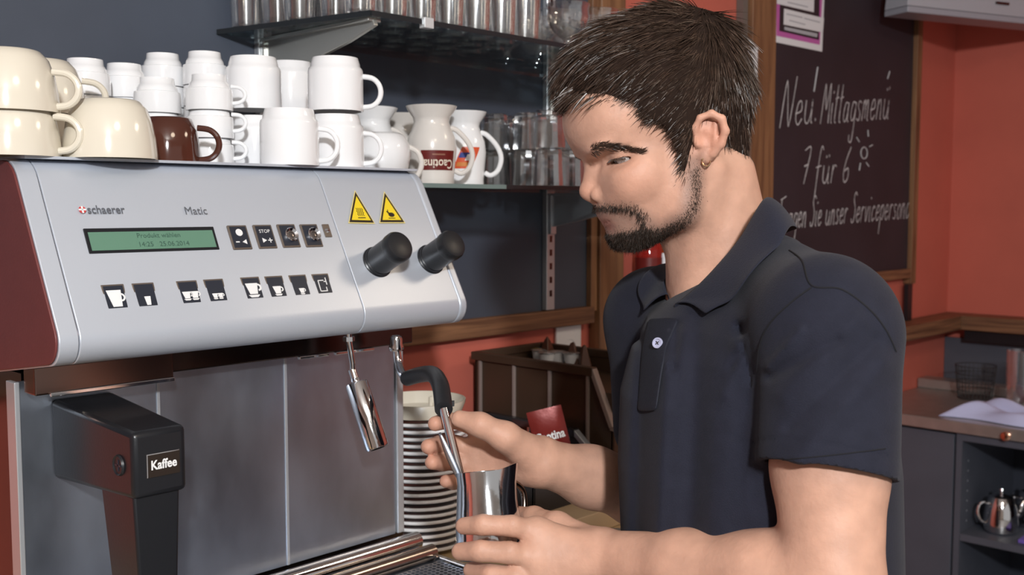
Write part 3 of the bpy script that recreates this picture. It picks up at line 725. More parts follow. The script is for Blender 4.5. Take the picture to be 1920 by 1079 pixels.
# fluted white cup standing in front of the jugs
fl = thing('fluted_cup', 'white fluted cup with ribbed side between the mugs and the jugs', 'cup', (*pl(716, 389, 1, 1.315)[:2], ZLo+0.0005), JR)
seg = 72; mbf = MB(); prof = [(0.024, 0.0), (0.030, 0.004), (0.042, 0.022), (0.047, 0.045), (0.045, 0.062), (0.036, 0.076), (0.030, 0.080)]
V = []; Fs = []
for i, (r, z) in enumerate(prof):
    for k in range(seg):
        a_ = 2*math.pi*k/seg; rr = r*(1+0.012*math.cos(a_*36)); V.append((rr*math.cos(a_), rr*math.sin(a_), z))
for i in range(len(prof)-1):
    for k in range(seg): Fs.append((i*seg+k, i*seg+(k+1) % seg, (i+1)*seg+(k+1) % seg, (i+1)*seg+k))
Fs.append(tuple(range(seg))[::-1]); Fs.append(tuple(range((len(prof)-1)*seg, len(prof)*seg)))
lpart('bowl', mbf.add(V, Fs), M_white, fl)
lpart('handle', MB().tube(smooth_path([(0.043, 0, 0.058), (0.058, 0, 0.050), (0.064, 0, 0.030), (0.055, 0, 0.010), (0.040, 0, 0.008)], 4), 0.0045, 10), M_beigejug, fl)
# ================================================================ saucers beside the machine
sx, sy = 1.118, 1.272
sau = MB().lathe([(0.0, 0.0), (0.040, 0.0), (0.044, 0.002), (0.060, 0.0065), (0.0745, 0.0098), (0.0758, 0.0118), (0.0755, 0.0142), (0.0735, 0.0150), (0.058, 0.0102), (0.043, 0.0052), (0.038, 0.0040), (0.0, 0.0040)], seg=48).build('saucer', M_white)
tag(sau, 'white saucer in the tall stack beside the coffee machine', 'saucer', 'stack of saucers')
NS, PS = 19, 0.0112
for k in range(NS):
    o = sau if k == 0 else sau.copy()
    if k: COL.objects.link(o)
    o.location = (sx+random.uniform(-0.0015, 0.0015), sy+random.uniform(-0.0015, 0.0015), CT+0.0003+PS*k)
ztop = CT+PS*(NS-1)+0.0152
o = MB().lathe([(0.0, 0.0), (0.050, 0.0), (0.066, 0.004), (0.073, 0.022), (0.0735, 0.027), (0.0715, 0.027), (0.064, 0.008), (0.048, 0.004), (0.0, 0.004)], (0, 0, 0), seg=48).build('cream_dish', M_cream)
o.location = (sx, sy, ztop); tag(o, 'shallow cream dish lying on top of the saucer stack', 'dish')
for i, (u, v0, d) in enumerate(((808, 744, 1.74), (820, 745, 1.74))):
    b = np.array((*pl(u, 760, 1, 1.30)[:2], ztop+0.0045)); tp = np.array((b[0], b[1], pl(u, v0, 1, 1.30)[2]))
    o = MB().tube([b, tp], 0.0032, 10).build('stirring_stick', M_cream); tag(o, 'short cream stirring stick standing in the dish on the saucers', 'stick', 'stirring sticks')

# ================================================================ storage bins
def bin_thing(name, label, x0, x1, y0, y1, z0, zb, zt, mat_w, mat_r, nrib, slope, group):
    """open-fronted stacking bin, mouth towards -Y; zb inside floor"""
    t = thing(name, label, 'storage bin', ((x0+x1)/2, (y0+y1)/2, z0), 0, group)
    w = 0.004; zf = z0+(zt-z0)*0.62
    part('base', MB().box((x0+w, y0+0.002, z0), (x1-w, y1-w, zb)), mat_w, t, smooth=False)
    for x in (x0, x1-w):
        P = [(x, y0, z0), (x, y1, z0), (x, y1, zt), (x, y0+slope, zt), (x, y0, zf)]
        sw = part('side_wall', MB().prism(P, (0, 0, 0), (w, 0, 0)), mat_w, t, smooth=False, bevel=0.001)
        s = -1 if x == x0 else 1; xo = x if s < 0 else x+w
        for k in range(nrib):
            y = y0+slope+0.012+(y1-y0-slope-0.03)*k/(nrib-1)
            part('rib', MB().box((min(xo, xo+s*0.006), y-0.003, z0+0.004), (max(xo, xo+s*0.006), y+0.003, zt-0.012)), mat_r, sw, smooth=False, bevel=0.001)
            xi = x+w if s < 0 else x
            part('rib', MB().box((min(xi, xi-s*0.003), y-0.0025, zb), (max(xi, xi-s*0.003), y+0.0025, zt-0.010)), mat_r, sw, smooth=False)
        rim = [(xo-0.002*s, y1+0.004, zt-0.006), (xo+0.004*s, y0+slope-0.004, zt-0.006), (xo+0.004*s, y0-0.004, zf-0.004)]
        part('rim', MB().obox((xo+0.002*s, (y0+slope+y1)/2, zt-0.006), ((1, 0, 0), (0, 1, 0), (0, 0, 1)), (0.008, (y1-y0-slope)/2+0.003, 0.008)), mat_w, sw, smooth=False, bevel=0.002)
        a_ = np.array((xo+0.002*s, y0+slope, zt-0.004)); b_ = np.array((xo+0.002*s, y0, zf)); d = (b_-a_)/np.linalg.norm(b_-a_)
        part('rim', MB().obox((a_+b_)/2, ((1, 0, 0), d, np.cross((1, 0, 0), d)), (0.007, np.linalg.norm(b_-a_)/2+0.003, 0.005)), mat_r, sw, smooth=False, bevel=0.002)
    part('back_wall', MB().box((x0, y1-w, z0), (x1, y1, zt)), mat_w, t, smooth=False)
    part('back_rim', MB().box((x0-0.005, y1-0.008, zt-0.014), (x1+0.005, y1+0.004, zt+0.002)), mat_w, t, smooth=False, bevel=0.002)
    part('front_wall', MB().box((x0, y0, z0), (x1, y0+w, zf)), mat_w, t, smooth=False)
    part('front_rim', MB().box((x0-0.004, y0-0.006, zf-0.010), (x1+0.004, y0+0.006, zf+0.002)), mat_r, t, smooth=False, bevel=0.002)
    return t
bin_thing('storage_bin', 'brown ribbed plastic storage bin full of wrapped portions against the red wall', 1.470, 1.665, 1.150, 1.505, CT+0.0005, 1.205, 1.247, M_bin, M_binrib, 4, 0.045, 'storage bins')
bin_thing('storage_bin', 'low black plastic bin holding red packets in front of the brown bin', 1.275, 1.440, 1.165, 1.440, 1.0212, 1.062, 1.135, M_bin2, M_alu, 3, 0.05, 'storage bins')
# wrapped portions heaped in the brown bin
caps = [((985, 648), 'yellow'), ((1012, 652), 'foil'), ((1045, 655), 'foil'), ((1003, 650), 'blue'), ((1075, 657), 'foil'), ((1025, 657), 'foil')]
M_capy = mat('yellow_foil', (0.75, 0.62, 0.08), 0.3, 0.2); M_capb = mat('blue_foil', (0.35, 0.42, 0.65), 0.3, 0.2)
for (u, v), c in caps:
    x = 1.50+0.14*((u-985)/100.0); y = 1.33+random.uniform(-0.05, 0.05)
    x, y = pl(u, v, 2, 1.245)[:2]; x = min(max(x, 1.50), 1.635); y = min(max(y, 1.20), 1.47)
    t = thing('creamer_cup', {'yellow': 'creamer cup with yellow lid in the brown bin', 'foil': 'creamer cup with silver lid in the brown bin', 'blue': 'creamer cup with pale blue lid in the brown bin'}[c], 'creamer', (x, y, 1.206), 0, 'creamers in the brown bin')
    lpart('tub', MB().lathe([(0.0, 0.0), (0.012, 0.0), (0.0165, 0.034), (0.0, 0.034)], seg=20), M_paper, t, angle=40)
    lpart('lid', MB().lathe([(0.0, 0.0365), (0.012, 0.036), (0.019, 0.0345), (0.019, 0.0335), (0.0, 0.0338)], seg=20), {'yellow': M_capy, 'foil': M_foil, 'blue': M_capb}[c], t)
for i, (u, v, s) in enumerate(((1048, 640, 0.020), (1078, 652, 0.018), (1098, 655, 0.015))):
    x, y = pl(u, v, 2, 1.25)[:2]; x = min(max(x, 1.52), 1.64); y = min(max(y, 1.19), 1.46)
    P = [(-s, -s, 0), (s, -s, 0), (s, s, 0), (-s, s, 0), (-0.3*s, -0.2*s, 0.052+0.014*(2-i)/2), (0.3*s, -0.2*s, 0.052), (0.2*s, 0.3*s, 0.050), (-0.2*s, 0.3*s, 0.054)]
    o = MB().hexa(P).build('chocolate_portion', M_choc, bevel=0.003); o.location = (x, y, 1.2065); o.rotation_euler = (0, 0, 0.5*i)
    tag(o, 'brown wrapped chocolate portion in the brown bin', 'chocolate', 'chocolates in the brown bin')
# packets in the black bin
def sheet(c, ex, ey, ez, w, h, bulge, n=9):
    G = []; H = []
    for i in range(n):
        a_ = -1+2*i/(n-1)
        r1, r2 = [], []
        for j in range(n):
            b_ = -1+2*j/(n-1); e = (1-a_*a_)*(1-b_**4)
            r1.append(c+ex*w*b_+ey*h*a_+ez*bulge*e); r2.append(c+ex*w*b_+ey*h*a_-ez*(bulge*e+0.0004))
        G.append(r1); H.append(r2)
    return MB().grid(G).grid(H)
sc_ = plane_hit(1030, 802, np.array((1.335, 1.20, 1.1)), FWH); tl = math.radians(14)
ex = RT*math.cos(tl)+ZUP*math.sin(tl); ey = -RT*math.sin(tl)+ZUP*math.cos(tl); ez = -FWH
sc_ = sc_ - ZUP*0.008
t = thing('sachet', 'maroon foil chocolate drink sachet with white lettering in the black bin', 'sachet', sc_-ZUP*0.05)
part('foil', sheet(sc_, ex, ey, ez, 0.031, 0.042, 0.006), M_sachet, t)
V, Fs = text_mesh('Caotina', 0.0215, 0, 0.0006)
part('lettering', MB().add([sc_+ex*p[0]*0.76+ey*(p[1]-0.006)+ez*(0.0065*(1-(p[0]*0.76/0.031)**4)+0.0012) for p in V], Fs), M_iconw, t, smooth=False)
part('printed_fruit', MB().add([sc_+ex*p[0]+ey*p[1]+ez*0.0062 for p in ngon(0.002, -0.026, 0.006, 12)], [tuple(range(12))]), M_yellow, t, smooth=False)
oc = pl(945, 800, 0, 1.36); oc[1] = 1.36
o = MB().box((1.29, 1.375, 1.0625), (1.425, 1.382, 1.130)).build('red_packet', M_orangered, smooth=False, bevel=0.001); tag(o, 'flat orange-red card packet standing in the black bin', 'packet')
o = MB().box((1.330, 1.300, 1.0625), (1.350, 1.306, 1.135)).build('blue_packet', M_capb, smooth=False, bevel=0.001); tag(o, 'narrow pale blue packet standing in the black bin', 'packet')
# board and dish on the counter
o = MB().box((1.225, 1.100, CT+0.0005), (1.448, 1.470, CT+0.036)).build('wooden_board', mat('pale_board', (0.62, 0.47, 0.30), 0.5, var=0.08), smooth=False, bevel=0.002)
tag(o, 'pale wooden board on the counter under the low black bin', 'board')
c = pl(1025, 945, 2, CT+0.01)
o = MB().lathe([(0.0, 0.0), (0.045, 0.0), (0.062, 0.010), (0.064, 0.012), (0.058, 0.010), (0.044, 0.003), (0.0, 0.003)], seg=36).build('metal_dish', M_wornsteel)
o.location = (1.33, 1.028, CT+0.0005); tag(o, 'flat worn metal dish on the counter behind the hands', 'dish')

# ================================================================ milk pitcher
PT = PD(908, 884, 1.165); PBm = PD(921, 1047, 1.150)
pax = (PT-PBm); PH = np.linalg.norm(pax); pax /= PH
e1 = RT-pax*np.dot(RT, pax); e1 /= np.linalg.norm(e1); e2 = np.cross(pax, e1)      # e2 points away from the camera
pitcher = thing('milk_pitcher', 'polished steel milk pitcher held under the steam wand', 'pitcher', PBm)
prof = [(0.0, 0.001), (0.0340, 0.0), (0.0372, 0.003), (0.0378, 0.012), (0.0365, 0.035), (0.0335, 0.060), (0.0315, 0.080), (0.0322, PH)]
def pit_pt(r, h, a_, inner=0.0):
    sp_a = math.radians(-22)     # spout angle, towards the camera and right
    da = (a_-sp_a+math.pi) % (2*math.pi)-math.pi
    w = math.exp(-(da/0.42)**2)*max(0, (h/PH-0.45)/0.55)**1.5
    rr = r*(1+0.24*w)-inner; hh = h+(0.006*w if h > PH*0.9 else 0)
    return PBm+pax*hh+(e1*math.cos(a_)+e2*math.sin(a_))*max(rr, 1e-5)
seg = 48; V = []; Fs = []
rings = [(r, h, 0) for r, h in prof]+[(r, h, 0.0014) for r, h in prof[::-1]]
for r, h, inn in rings:
    for k in range(seg): V.append(pit_pt(r, max(h, 0.0025 if inn else 0), 2*math.pi*k/seg, inn))
for i in range(len(rings)-1):
    for k in range(seg): Fs.append((i*seg+k, i*seg+(k+1) % seg, (i+1)*seg+(k+1) % seg, (i+1)*seg+k))
part('body', MB().add(V, Fs), mat('polished_steel', (0.78, 0.79, 0.81), 0.1, 1.0, bump=0.12, bscale=45), pitcher, angle=60)
ha = math.radians(48)
hd = e1*math.cos(ha)+e2*math.sin(ha)
part('handle', MB().tube(smooth_path([PBm+pax*0.074+hd*0.031, PBm+pax*0.078+hd*0.048, PBm+pax*0.066+hd*0.062, PBm+pax*0.042+hd*0.060, PBm+pax*0.022+hd*0.046, PBm+pax*0.016+hd*0.037], 5), 0.0036, 12), mat('dark_steel_handle', (0.25, 0.2, 0.17), 0.2, 1.0), pitcher)
# spoon leaning in the pitcher
sa, sb = PD(824, 812, 1.165), PD(866, 905, 1.160)
sd = (sb-sa)/np.linalg.norm(sb-sa); sn = np.cross(sd, FWH); sn /= np.linalg.norm(sn)
o = thing('spoon', 'flat steel spoon handle leaning in the milk pitcher beside the wand', 'spoon', sb)
G = []
for k in range(14):
    f = k/13; w = 0.0005+0.0055*math.sin(math.pi*min(1, f*0.55+0.10))**1.5*(1-0.5*f)
    c = sa+(sb-sa)*f+np.cross(sd, sn)*0.0025*math.sin(f*3)
    G.append([c-sn*w, c, c+sn*w])
part('stem', MB().grid(G), M_steel, o, solid=0.0012)

# ================================================================ niche between the posts
bs = MB().box((1.985, 1.43, 1.318), (2.56, YW-0.001, 1.335)).build('bar_shelf', mat('dark_red_wood', (0.10, 0.02, 0.016), 0.35), smooth=False, bevel=0.002); tag(bs, 'dark red wooden bar shelf carrying bottles behind the man', 'shelf')
bs = MB().box((1.985, 1.40, 1.165), (2.56, YW-0.001, 1.185)).build('bar_shelf', M_woodx, smooth=False, bevel=0.002); tag(bs, 'brown wooden bar shelf carrying metal canisters behind the man', 'shelf')
for i, (x, mm, h, lab) in enumerate(((2.03, M_redbot, 0.19, 'red glass bottle nearest the post on the bar shelf'), (2.105, M_amber, 0.21, 'amber glass bottle between two red bottles'), (2.18, M_redbot, 0.20, 'red glass bottle in the middle of the bar shelf'), (2.26, M_amber, 0.22, 'amber glass bottle at the far end of the bar shelf'))):
    t = thing('bottle', lab, 'bottle', (x, 1.485, 1.3355), 0, 'bottles on the bar shelf')
    lpart('glass', MB().lathe([(0.0, 0.0), (0.030, 0.0), (0.032, 0.004), (0.032, h*0.55), (0.024, h*0.68), (0.012, h*0.78), (0.012, h*0.95), (0.0, h*0.95)], seg=24), mm, t)
    lpart('label', MB().lathe([(0.0325, h*0.15), (0.0326, h*0.15), (0.0326, h*0.45), (0.0325, h*0.45)], seg=24), M_paper if i % 2 else M_labelred, t)
    lpart('cap', MB().lathe([(0.0, h*0.95), (0.014, h*0.95), (0.014, h+0.008), (0.0, h+0.008)], seg=18), M_gold, t)
for i, x in enumerate((2.025, 2.105, 2.19)):
    t = thing('metal_canister', 'shiny steel canister on the lower bar shelf behind the man', 'canister', (x, 1.475, 1.1855), 0, 'canisters on the lower bar shelf')
    lpart('body', MB().lathe([(0.0, 0.0), (0.035, 0.0), (0.036, 0.003), (0.036, 0.075), (0.030, 0.083), (0.0, 0.083)], seg=28), M_chrome, t)
    lpart('lid', MB().lathe([(0.031, 0.083), (0.032, 0.092), (0.010, 0.098), (0.008, 0.108), (0.0, 0.109)], seg=28), M_chrome, t)

# ================================================================ chalkboard
cb = thing('chalkboard', 'wood framed chalkboard with handwritten white menu offer', 'chalkboard', (3.2, YW, 1.28))
xp0, xp1 = pl(1411, 60, 1, YW-0.035)[0], pl(1455.5, 60, 1, YW-0.035)[0]
xr0, xr1 = pl(1722, 60, 1, YW-0.03)[0], pl(1731, 60, 1, YW-0.03)[0]
YC = YW-0.014
part('board', MB().box((xp1-0.01, YC, 1.30), (xr0+0.005, YW-0.001, 2.61)), M_chalkb, cb, smooth=False)
part('frame_post', MB().box((xp0, YW-0.036, 1.18), (xp1, YW-0.001, 2.61)), M_woodz, cb, smooth=False, bevel=0.003)
part('frame_post', MB().box((xr0, YW-0.03, 1.27), (xr1, YW-0.001, 2.61)), M_woodz, cb, smooth=False, bevel=0.002)
zb0, zb1 = pl(1690, 524, 1, YW-0.03)[2], pl(1690, 506, 1, YW-0.03)[2]
part('frame_rail', MB().box((xp1, YW-0.03, zb0), (xr0, YW-0.001, zb1)), M_woodx, cb, smooth=False, bevel=0.002)
part('frame_lining', MB().box((xp0-0.028, YW-0.022, 1.18), (xp0-0.004, YW-0.001, 2.61)), mat('grey_lining', (0.16, 0.13, 0.115), 0.5), cb, smooth=False)
o = MB().box((xp0-0.03, YW-0.045, pl(1410, 190, 1, YW-0.04)[2]), (xp0+0.012, YW-0.037, pl(1410, 88, 1, YW-0.04)[2])).build('note_card', M_paper, smooth=False); tag(o, 'small white card fixed to the chalkboard post behind the head', 'card')
# single-stroke handwriting
L_ = {'N': [[(0, 0), (.12, 1), (.42, 0), (.58, 1.05)]], 'e': [[(.02, .25), (.3, .3), (.25, .5), (.1, .45), (.05, .15), (.2, 0), (.36, .12)]], 'u': [[(.02, .5), (.04, .1), (.2, 0), (.32, .2), (.34, .5)], [(.34, .5), (.36, .05), (.42, 0)]],
      '!': [[(.03, .08), (.05, .03)]], 'M': [[(0, 0), (.1, 1), (.3, .35), (.48, 1), (.56, 0)]], 'i': [[(.05, .5), (.07, .05), (.14, 0)], [(.07, .75), (.08, .8)]],
      't': [[(.1, .95), (.07, .1), (.17, 0)], [(0, .6), (.22, .64)]], 'a': [[(.33, .45), (.12, .48), (.03, .2), (.12, 0), (.28, .1), (.34, .48)], [(.34, .48), (.34, .06), (.42, 0)]],
      'g': [[(.33, .45), (.12, .48), (.03, .2), (.12, .02), (.28, .1), (.34, .48)], [(.34, .48), (.30, -.45), (.1, -.5), (.06, -.35)]], 's': [[(.28, .45), (.12, .5), (.06, .36), (.24, .18), (.18, .01), (.0, .06)]],
      'm': [[(.02, 0), (.05, .5)], [(.05, .4), (.18, .5), (.22, .05)], [(.22, .38), (.36, .5), (.40, .03), (.46, 0)]], 'n': [[(.02, 0), (.05, .5)], [(.05, .38), (.2, .5), (.28, .3), (.3, .03), (.36, 0)]],
      '7': [[(.02, .95), (.38, 1), (.16, 0)], [(.08, .5), (.32, .55)]], 'f': [[(.34, .95), (.22, 1.05), (.14, .7), (.1, -.4)], [(0, .45), (.3, .5)]], 'r': [[(.03, 0), (.06, .5)], [(.06, .35), (.16, .5), (.28, .46)]],
      '6': [[(.32, 1), (.1, .6), (.03, .2), (.16, 0), (.33, .15), (.28, .4), (.08, .32)]], 'F': [[(.06, 0), (.12, 1)], [(.0, .98), (.48, 1.08)], [(.08, .52), (.36, .56)]], 'S': [[(.36, .92), (.2, 1.02), (.08, .8), (.3, .45), (.26, .08), (.08, 0), (.0, .14)]],
      'v': [[(.02, .5), (.14, 0), (.3, .5)]], 'c': [[(.3, .42), (.16, .5), (.04, .25), (.14, 0), (.32, .1)]], 'p': [[(.04, .5), (.02, -.45)], [(.04, .38), (.2, .52), (.32, .28), (.2, .02), (.04, .1)]],
      'o': [[(.18, .5), (.04, .3), (.1, .02), (.28, .05), (.32, .35), (.18, .5)]], 'l': [[(.08, 1.05), (.05, .08), (.14, 0)]], 'ü': [[(.02, .5), (.04, .1), (.2, 0), (.32, .2), (.34, .5)], [(.34, .5), (.36, .05), (.42, 0)], [(.12, .72), (.13, .78)], [(.28, .74), (.29, .8)]]}
def write_line(txt, p0, p1, hpx, slant=0.12, width=0.0042):
    adv = {c: max(x for s in L_[c] for x, y in s)+0.12 for c in set(txt) if c != ' '}
    tot = sum(adv.get(c, 0.34) for c in txt); x = 0.0; mb = MB()
    p0, p1 = np.array(p0, float), np.array(p1, float)
    for c in txt:
        if c == ' ': x += 0.34; continue
        for s in L_[c]:
            q = smooth_path([(a_, b_, 0) for a_, b_ in s], 4)
            W = []
            for pt in q:
                f = (x+pt[0])/tot; uv = p0+(p1-p0)*f; uv = (uv[0]+slant*pt[1]*hpx, uv[1]-pt[1]*hpx)
                W.append(pl(uv[0], uv[1], 1, YC-0.0004))
            for k in range(len(W)-1):
                d = W[k+1]-W[k]; n_ = np.linalg.norm(d)+1e-9; d /= n_; nn = np.array((-d[2], 0, d[0]))*width/2*random.uniform(0.7, 1.15)
                off = np.array((0, -0.00005*(k % 3), 0))
                mb.add([W[k]-nn-d*0.0008+off, W[k+1]-nn+d*0.0008+off, W[k+1]+nn+d*0.0008+off, W[k]+nn-d*0.0008+off], [(0, 1, 2, 3)])
        x += adv[c]
    part('chalk_writing', mb, M_chalk, cb, smooth=False)['kind'] = 'stuff'
write_line('Neu!', (1462, 240), (1533, 228), 88)
write_line('Mittagsmenü', (1538, 232), (1668, 222), 74)
write_line('7 für 6', (1502, 345), (1592, 342), 66)
write_line('Fragen Sie unser Servicepersonal', (1458, 430), (1712, 408), 56, width=0.0036)
mb = MB()
for a_, b_ in (((1526, 172), (1533, 126)), ((1664, 148), (1668, 134))):
    mb.tube([pl(*a_, 1, YC-0.0004), pl(*b_, 1, YC-0.0004)], 0.0022, 6)
cc = (1620, 287)
for k in range(14):
    a0, a1 = 2*math.pi*k/14, 2*math.pi*(k+1)/14
    mb.tube([pl(cc[0]+6*math.cos(a0), cc[1]+11*math.sin(a0), 1, YC-0.0004), pl(cc[0]+6*math.cos(a1), cc[1]+11*math.sin(a1), 1, YC-0.0004)], 0.0018, 5)
for a_, b_ in (((1606, 258), (1611, 266)), ((1627, 244), (1628, 256)), ((1630, 275), (1636, 272)), ((1613, 306), (1611, 320)), ((1624, 305), (1629, 312))):
    mb.tube([pl(*a_, 1, YC-0.0004), pl(*b_, 1, YC-0.0004)], 0.0020, 5)
part('chalk_drawing', mb, M_chalk, cb, smooth=False)['kind'] = 'stuff'
# notice pinned to the chalkboard
no = thing('paper_notice', 'white paper notice with magenta border pinned to the chalkboard', 'notice', (xp1+0.1, YC, 1.95))
def nb(name, quad, mm, lift): 
    P = [pl(u, v, 1, YC-lift) for u, v in quad]; return part(name, MB().prism(P, (0, 0, 0), (0, 0.0006, 0)), mm, no, smooth=False)
nb('sheet', [(1456, -60), (1548, -60), (1541.5, 97), (1454, 79)], M_paper, 0.0020)
nb('border_print', [(1457, -60), (1545, -60), (1537, 84), (1456, 67)], M_magenta, 0.0026)
nb('dark_field', [(1464, -60), (1538, -60), (1535.5, 75), (1461.5, 58)], M_pdark, 0.0032)
nb('text_box', [(1457, -60), (1528, -60), (1526, 23), (1457, 7)], M_paper, 0.0038)
nb('text_box', [(1470.5, 16), (1545, 34), (1543, 61), (1469.5, 46)], M_paper, 0.0038)
nb('text_box', [(1471, 50), (1533, 63), (1532, 70), (1471, 56)], M_pgrey, 0.0038)
for u0, v0, u1, v1 in ((1477, 3, 1515, 12), (1475, 25, 1505, 32), (1508, 33, 1538, 41), (1480, 37, 1510, 45)):
    nb('text_line', [(u0, v0), (u1, v1), (u1, v1+2.2), (u0, v0+2.2)], M_pgrey, 0.0044)

# ================================================================ unit hanging in the corner
A = PD(1702, 22, 3.25); B = PD(1920, 43, 3.46); B[2] = A[2]; dv = (B-A)/np.linalg.norm(B-A); nv = np.array((-dv[1], dv[0], 0.0))
if np.dot(nv, FWH) < 0: nv = -nv
Bx = A+dv*0.95
t = thing('hanging_unit', 'pale grey metal unit hanging from the ceiling beside the chalkboard', 'appliance', A+dv*0.45)
zt_ = 2.40
Pq = [A, Bx, Bx+nv*0.10, A+nv*0.10]
part('housing', MB().hexa([p+np.array((0, 0, 0.02)) for p in Pq]+[np.array((p[0], p[1], zt_)) for p in (A+dv*0.03+nv*0.03, Bx+nv*0.03, Bx+nv*0.10, A+dv*0.03+nv*0.10)]), M_unit, t, smooth=False, bevel=0.003)
part('bottom_lip', MB().hexa([p-np.array((0, 0, 0.0)) for p in Pq]+[p+np.array((0, 0, 0.019)) for p in Pq]), mat('unit_lip', (0.36, 0.36, 0.41), 0.4), t, smooth=False, bevel=0.003)
s0 = plane_hit(1868, 5, A+np.array((0, 0, 0.06)), nv); s0 = s0-nv*0.004
part('slot', MB().obox(s0+dv*0.03+nv*0.012, (dv, nv, ZUP), (0.028, 0.010, 0.004)), M_darkmetal, t, smooth=False)
hc = A+dv*0.45+nv*0.06
part('hanger', MB().tube([(hc[0], hc[1], zt_-0.01), (hc[0], hc[1], 2.6199)], 0.02, 14), M_darkmetal, t)

# ================================================================ sideboard along the right wall
XC, ZC = 3.255, 0.88
led = thing('wall_ledge', 'brown wooden ledge running along the red wall above the sideboard', 'ledge', (3.97, 0.5, 1.09))
part('board', MB().box((3.93, -1.2, 1.088), (XE-0.001, YW-0.002, 1.140)), M_woody, led, smooth=False, bevel=0.003)
part('return_board', MB().box((2.80, YW-0.10, 1.088), (3.928, YW-0.002, 1.140)), M_woodx, led, smooth=False, bevel=0.003)
part('painted_shadow_strip', MB().box((3.96, -1.2, 1.045), (XE-0.001, YW-0.1, 1.087)), M_black, led, smooth=False)  # black strip paints in the shadow gap under the ledge
part('prop', MB().box((pl(1703, 540, 1, YW-0.03)[0], YW-0.03, 1.141), (pl(1711, 540, 1, YW-0.03)[0], YW-0.015, 1.27)), M_black, led, smooth=False)
sb_ = thing('sideboard', 'slate grey sideboard with steel worktop and open shelves', 'sideboard', (3.6, 0.3, 0))
part('worktop', MB().box((XC, -1.2, ZC-0.036), (XE-0.002, YW-0.002, ZC)), M_wornsteel, sb_, smooth=False, bevel=0.003)
part('back_panel', MB().box((XE-0.02, -1.2, ZC), (XE-0.002, YW-0.002, 1.044)), M_cab, sb_, smooth=False)
part('steel_upstand', MB().box((3.78, 0.6, ZC), (3.86, YW-0.003, ZC+0.035)), M_wornsteel, sb_, smooth=False, bevel=0.004)
yd = pl(1791, 900, 0, XC+0.02)[1]; zs = pl(1815, 1005, 0, XC+0.02)[2]
part('door', MB().box((XC+0.015, yd+0.006, 0.06), (XC+0.033, YW-0.003, ZC-0.045)), M_cab, sb_, smooth=False, bevel=0.002)
part('side_panel', MB().box((XC+0.02, yd-0.018, 0.0), (XE-0.01, yd, ZC-0.040)), M_cab, sb_, smooth=False)
part('side_panel', MB().box((XC+0.02, yd-0.95, 0.0), (XE-0.01, yd-0.93, ZC-0.040)), M_cab, sb_, smooth=False)
part('back_board', MB().box((XC+0.50, yd-0.93, 0.0), (XC+0.52, yd-0.018, ZC-0.040)), M_cabin, sb_, smooth=False)
part('top_rail', MB().box((XC+0.02, yd-0.93, ZC-0.062), (XC+0.05, yd-0.018, ZC-0.042)), M_cab, sb_, smooth=False)
for z in (zs, zs-0.30):
    part('shelf_board', MB().box((XC+0.022, yd-0.928, z-0.022), (XC+0.498, yd-0.0185, z)), M_cab, sb_, smooth=False, bevel=0.001)
for k in range(7):
    z = zs+0.03+0.032*k
    part('peg_hole', MB().lathe([(0.0, 0.0006), (0.003, 0.0006), (0.0035, 0.0)], (XC+0.075, yd-0.0182, z), (0, -1, 0), 10), M_alu, sb_)
kc = pl(1889, 817, 0, XC)
part('knob', MB().lathe([(0.0, -0.002), (0.010, -0.002), (0.010, 0.008), (0.0145, 0.012), (0.014, 0.018), (0.008, 0.021), (0.0, 0.0215)], (XC, kc[1], kc[2]), (-1, 0, 0), 24), M_copper, sb_)
# teapots on the shelf
def teapot(u, xoff, lab):
    c = pl(u, 985, 0, XC+xoff)
    t = thing('teapot', lab, 'teapot', (c[0], c[1], zs+0.0005), math.radians(-40), 'steel teapots')
    lpart('body', MB().lathe([(0.0, 0.0), (0.040, 0.0), (0.048, 0.006), (0.052, 0.03), (0.047, 0.075), (0.038, 0.102), (0.036, 0.106), (0.0, 0.107)], seg=36), M_chrome, t)
    lpart('lid', MB().lathe([(0.037, 0.106), (0.034, 0.112), (0.015, 0.119), (0.006, 0.121), (0.005, 0.128), (0.009, 0.132), (0.007, 0.139), (0.0, 0.141)], seg=30), M_chrome, t)
    lpart('spout', MB().tube(smooth_path([(0.043, 0, 0.045), (0.062, 0, 0.062), (0.070, 0, 0.088), (0.082, 0, 0.100)], 4), [0.013]*4+[0.010]*4+[0.008]*4+[0.006], 12), M_chrome, t)
    lpart('handle', MB().tube(smooth_path([(-0.040, 0, 0.092), (-0.066, 0, 0.096), (-0.078, 0, 0.070), (-0.068, 0, 0.040), (-0.050, 0, 0.030)], 4), 0.0045, 10), M_chrome, t)
teapot(1876, 0.13, 'steel teapot in the open sideboard beside the drilled panel')
teapot(1935, 0.26, 'second steel teapot, deeper in the open sideboard')
o = MB().box((XC+0.05, pl(1925, 1020, 0, XC+0.05)[1]-0.1, zs+0.0005), (XC+0.10, pl(1908, 1020, 0, XC+0.05)[1], zs+0.012)).build('purple_tray', M_purple, smooth=False, bevel=0.002); tag(o, 'small purple plastic tray on the sideboard shelf', 'tray')
# cloth
cl0 = pl(1850, 785, 2, ZC+0.015)
nG = 26; G = []
for i in range(nG):
    row = []
    for j in range(nG):
        a_, b_ = -1+2*i/(nG-1), -1+2*j/(nG-1)
        rr = max(abs(a_), abs(b_))
        h = 0.055*(1-rr**3)*(0.75+0.35*math.sin(5*a_+2*b_)*math.cos(4*b_-a_))+0.006*math.sin(11*a_+3*b_)*(1-rr)+0.0012
        row.append((cl0[0]+0.10+0.085*a_+0.012*math.sin(4*b_), cl0[1]-0.03+0.17*b_+0.012*math.sin(5*a_), ZC+max(h, 0.0008)))
    G.append(row)
o = MB().grid(G).build('folded_cloth', M_cloth, solid=0.0015, sub=1); tag(o, 'crumpled pale blue cloth lying on the steel worktop', 'cloth')
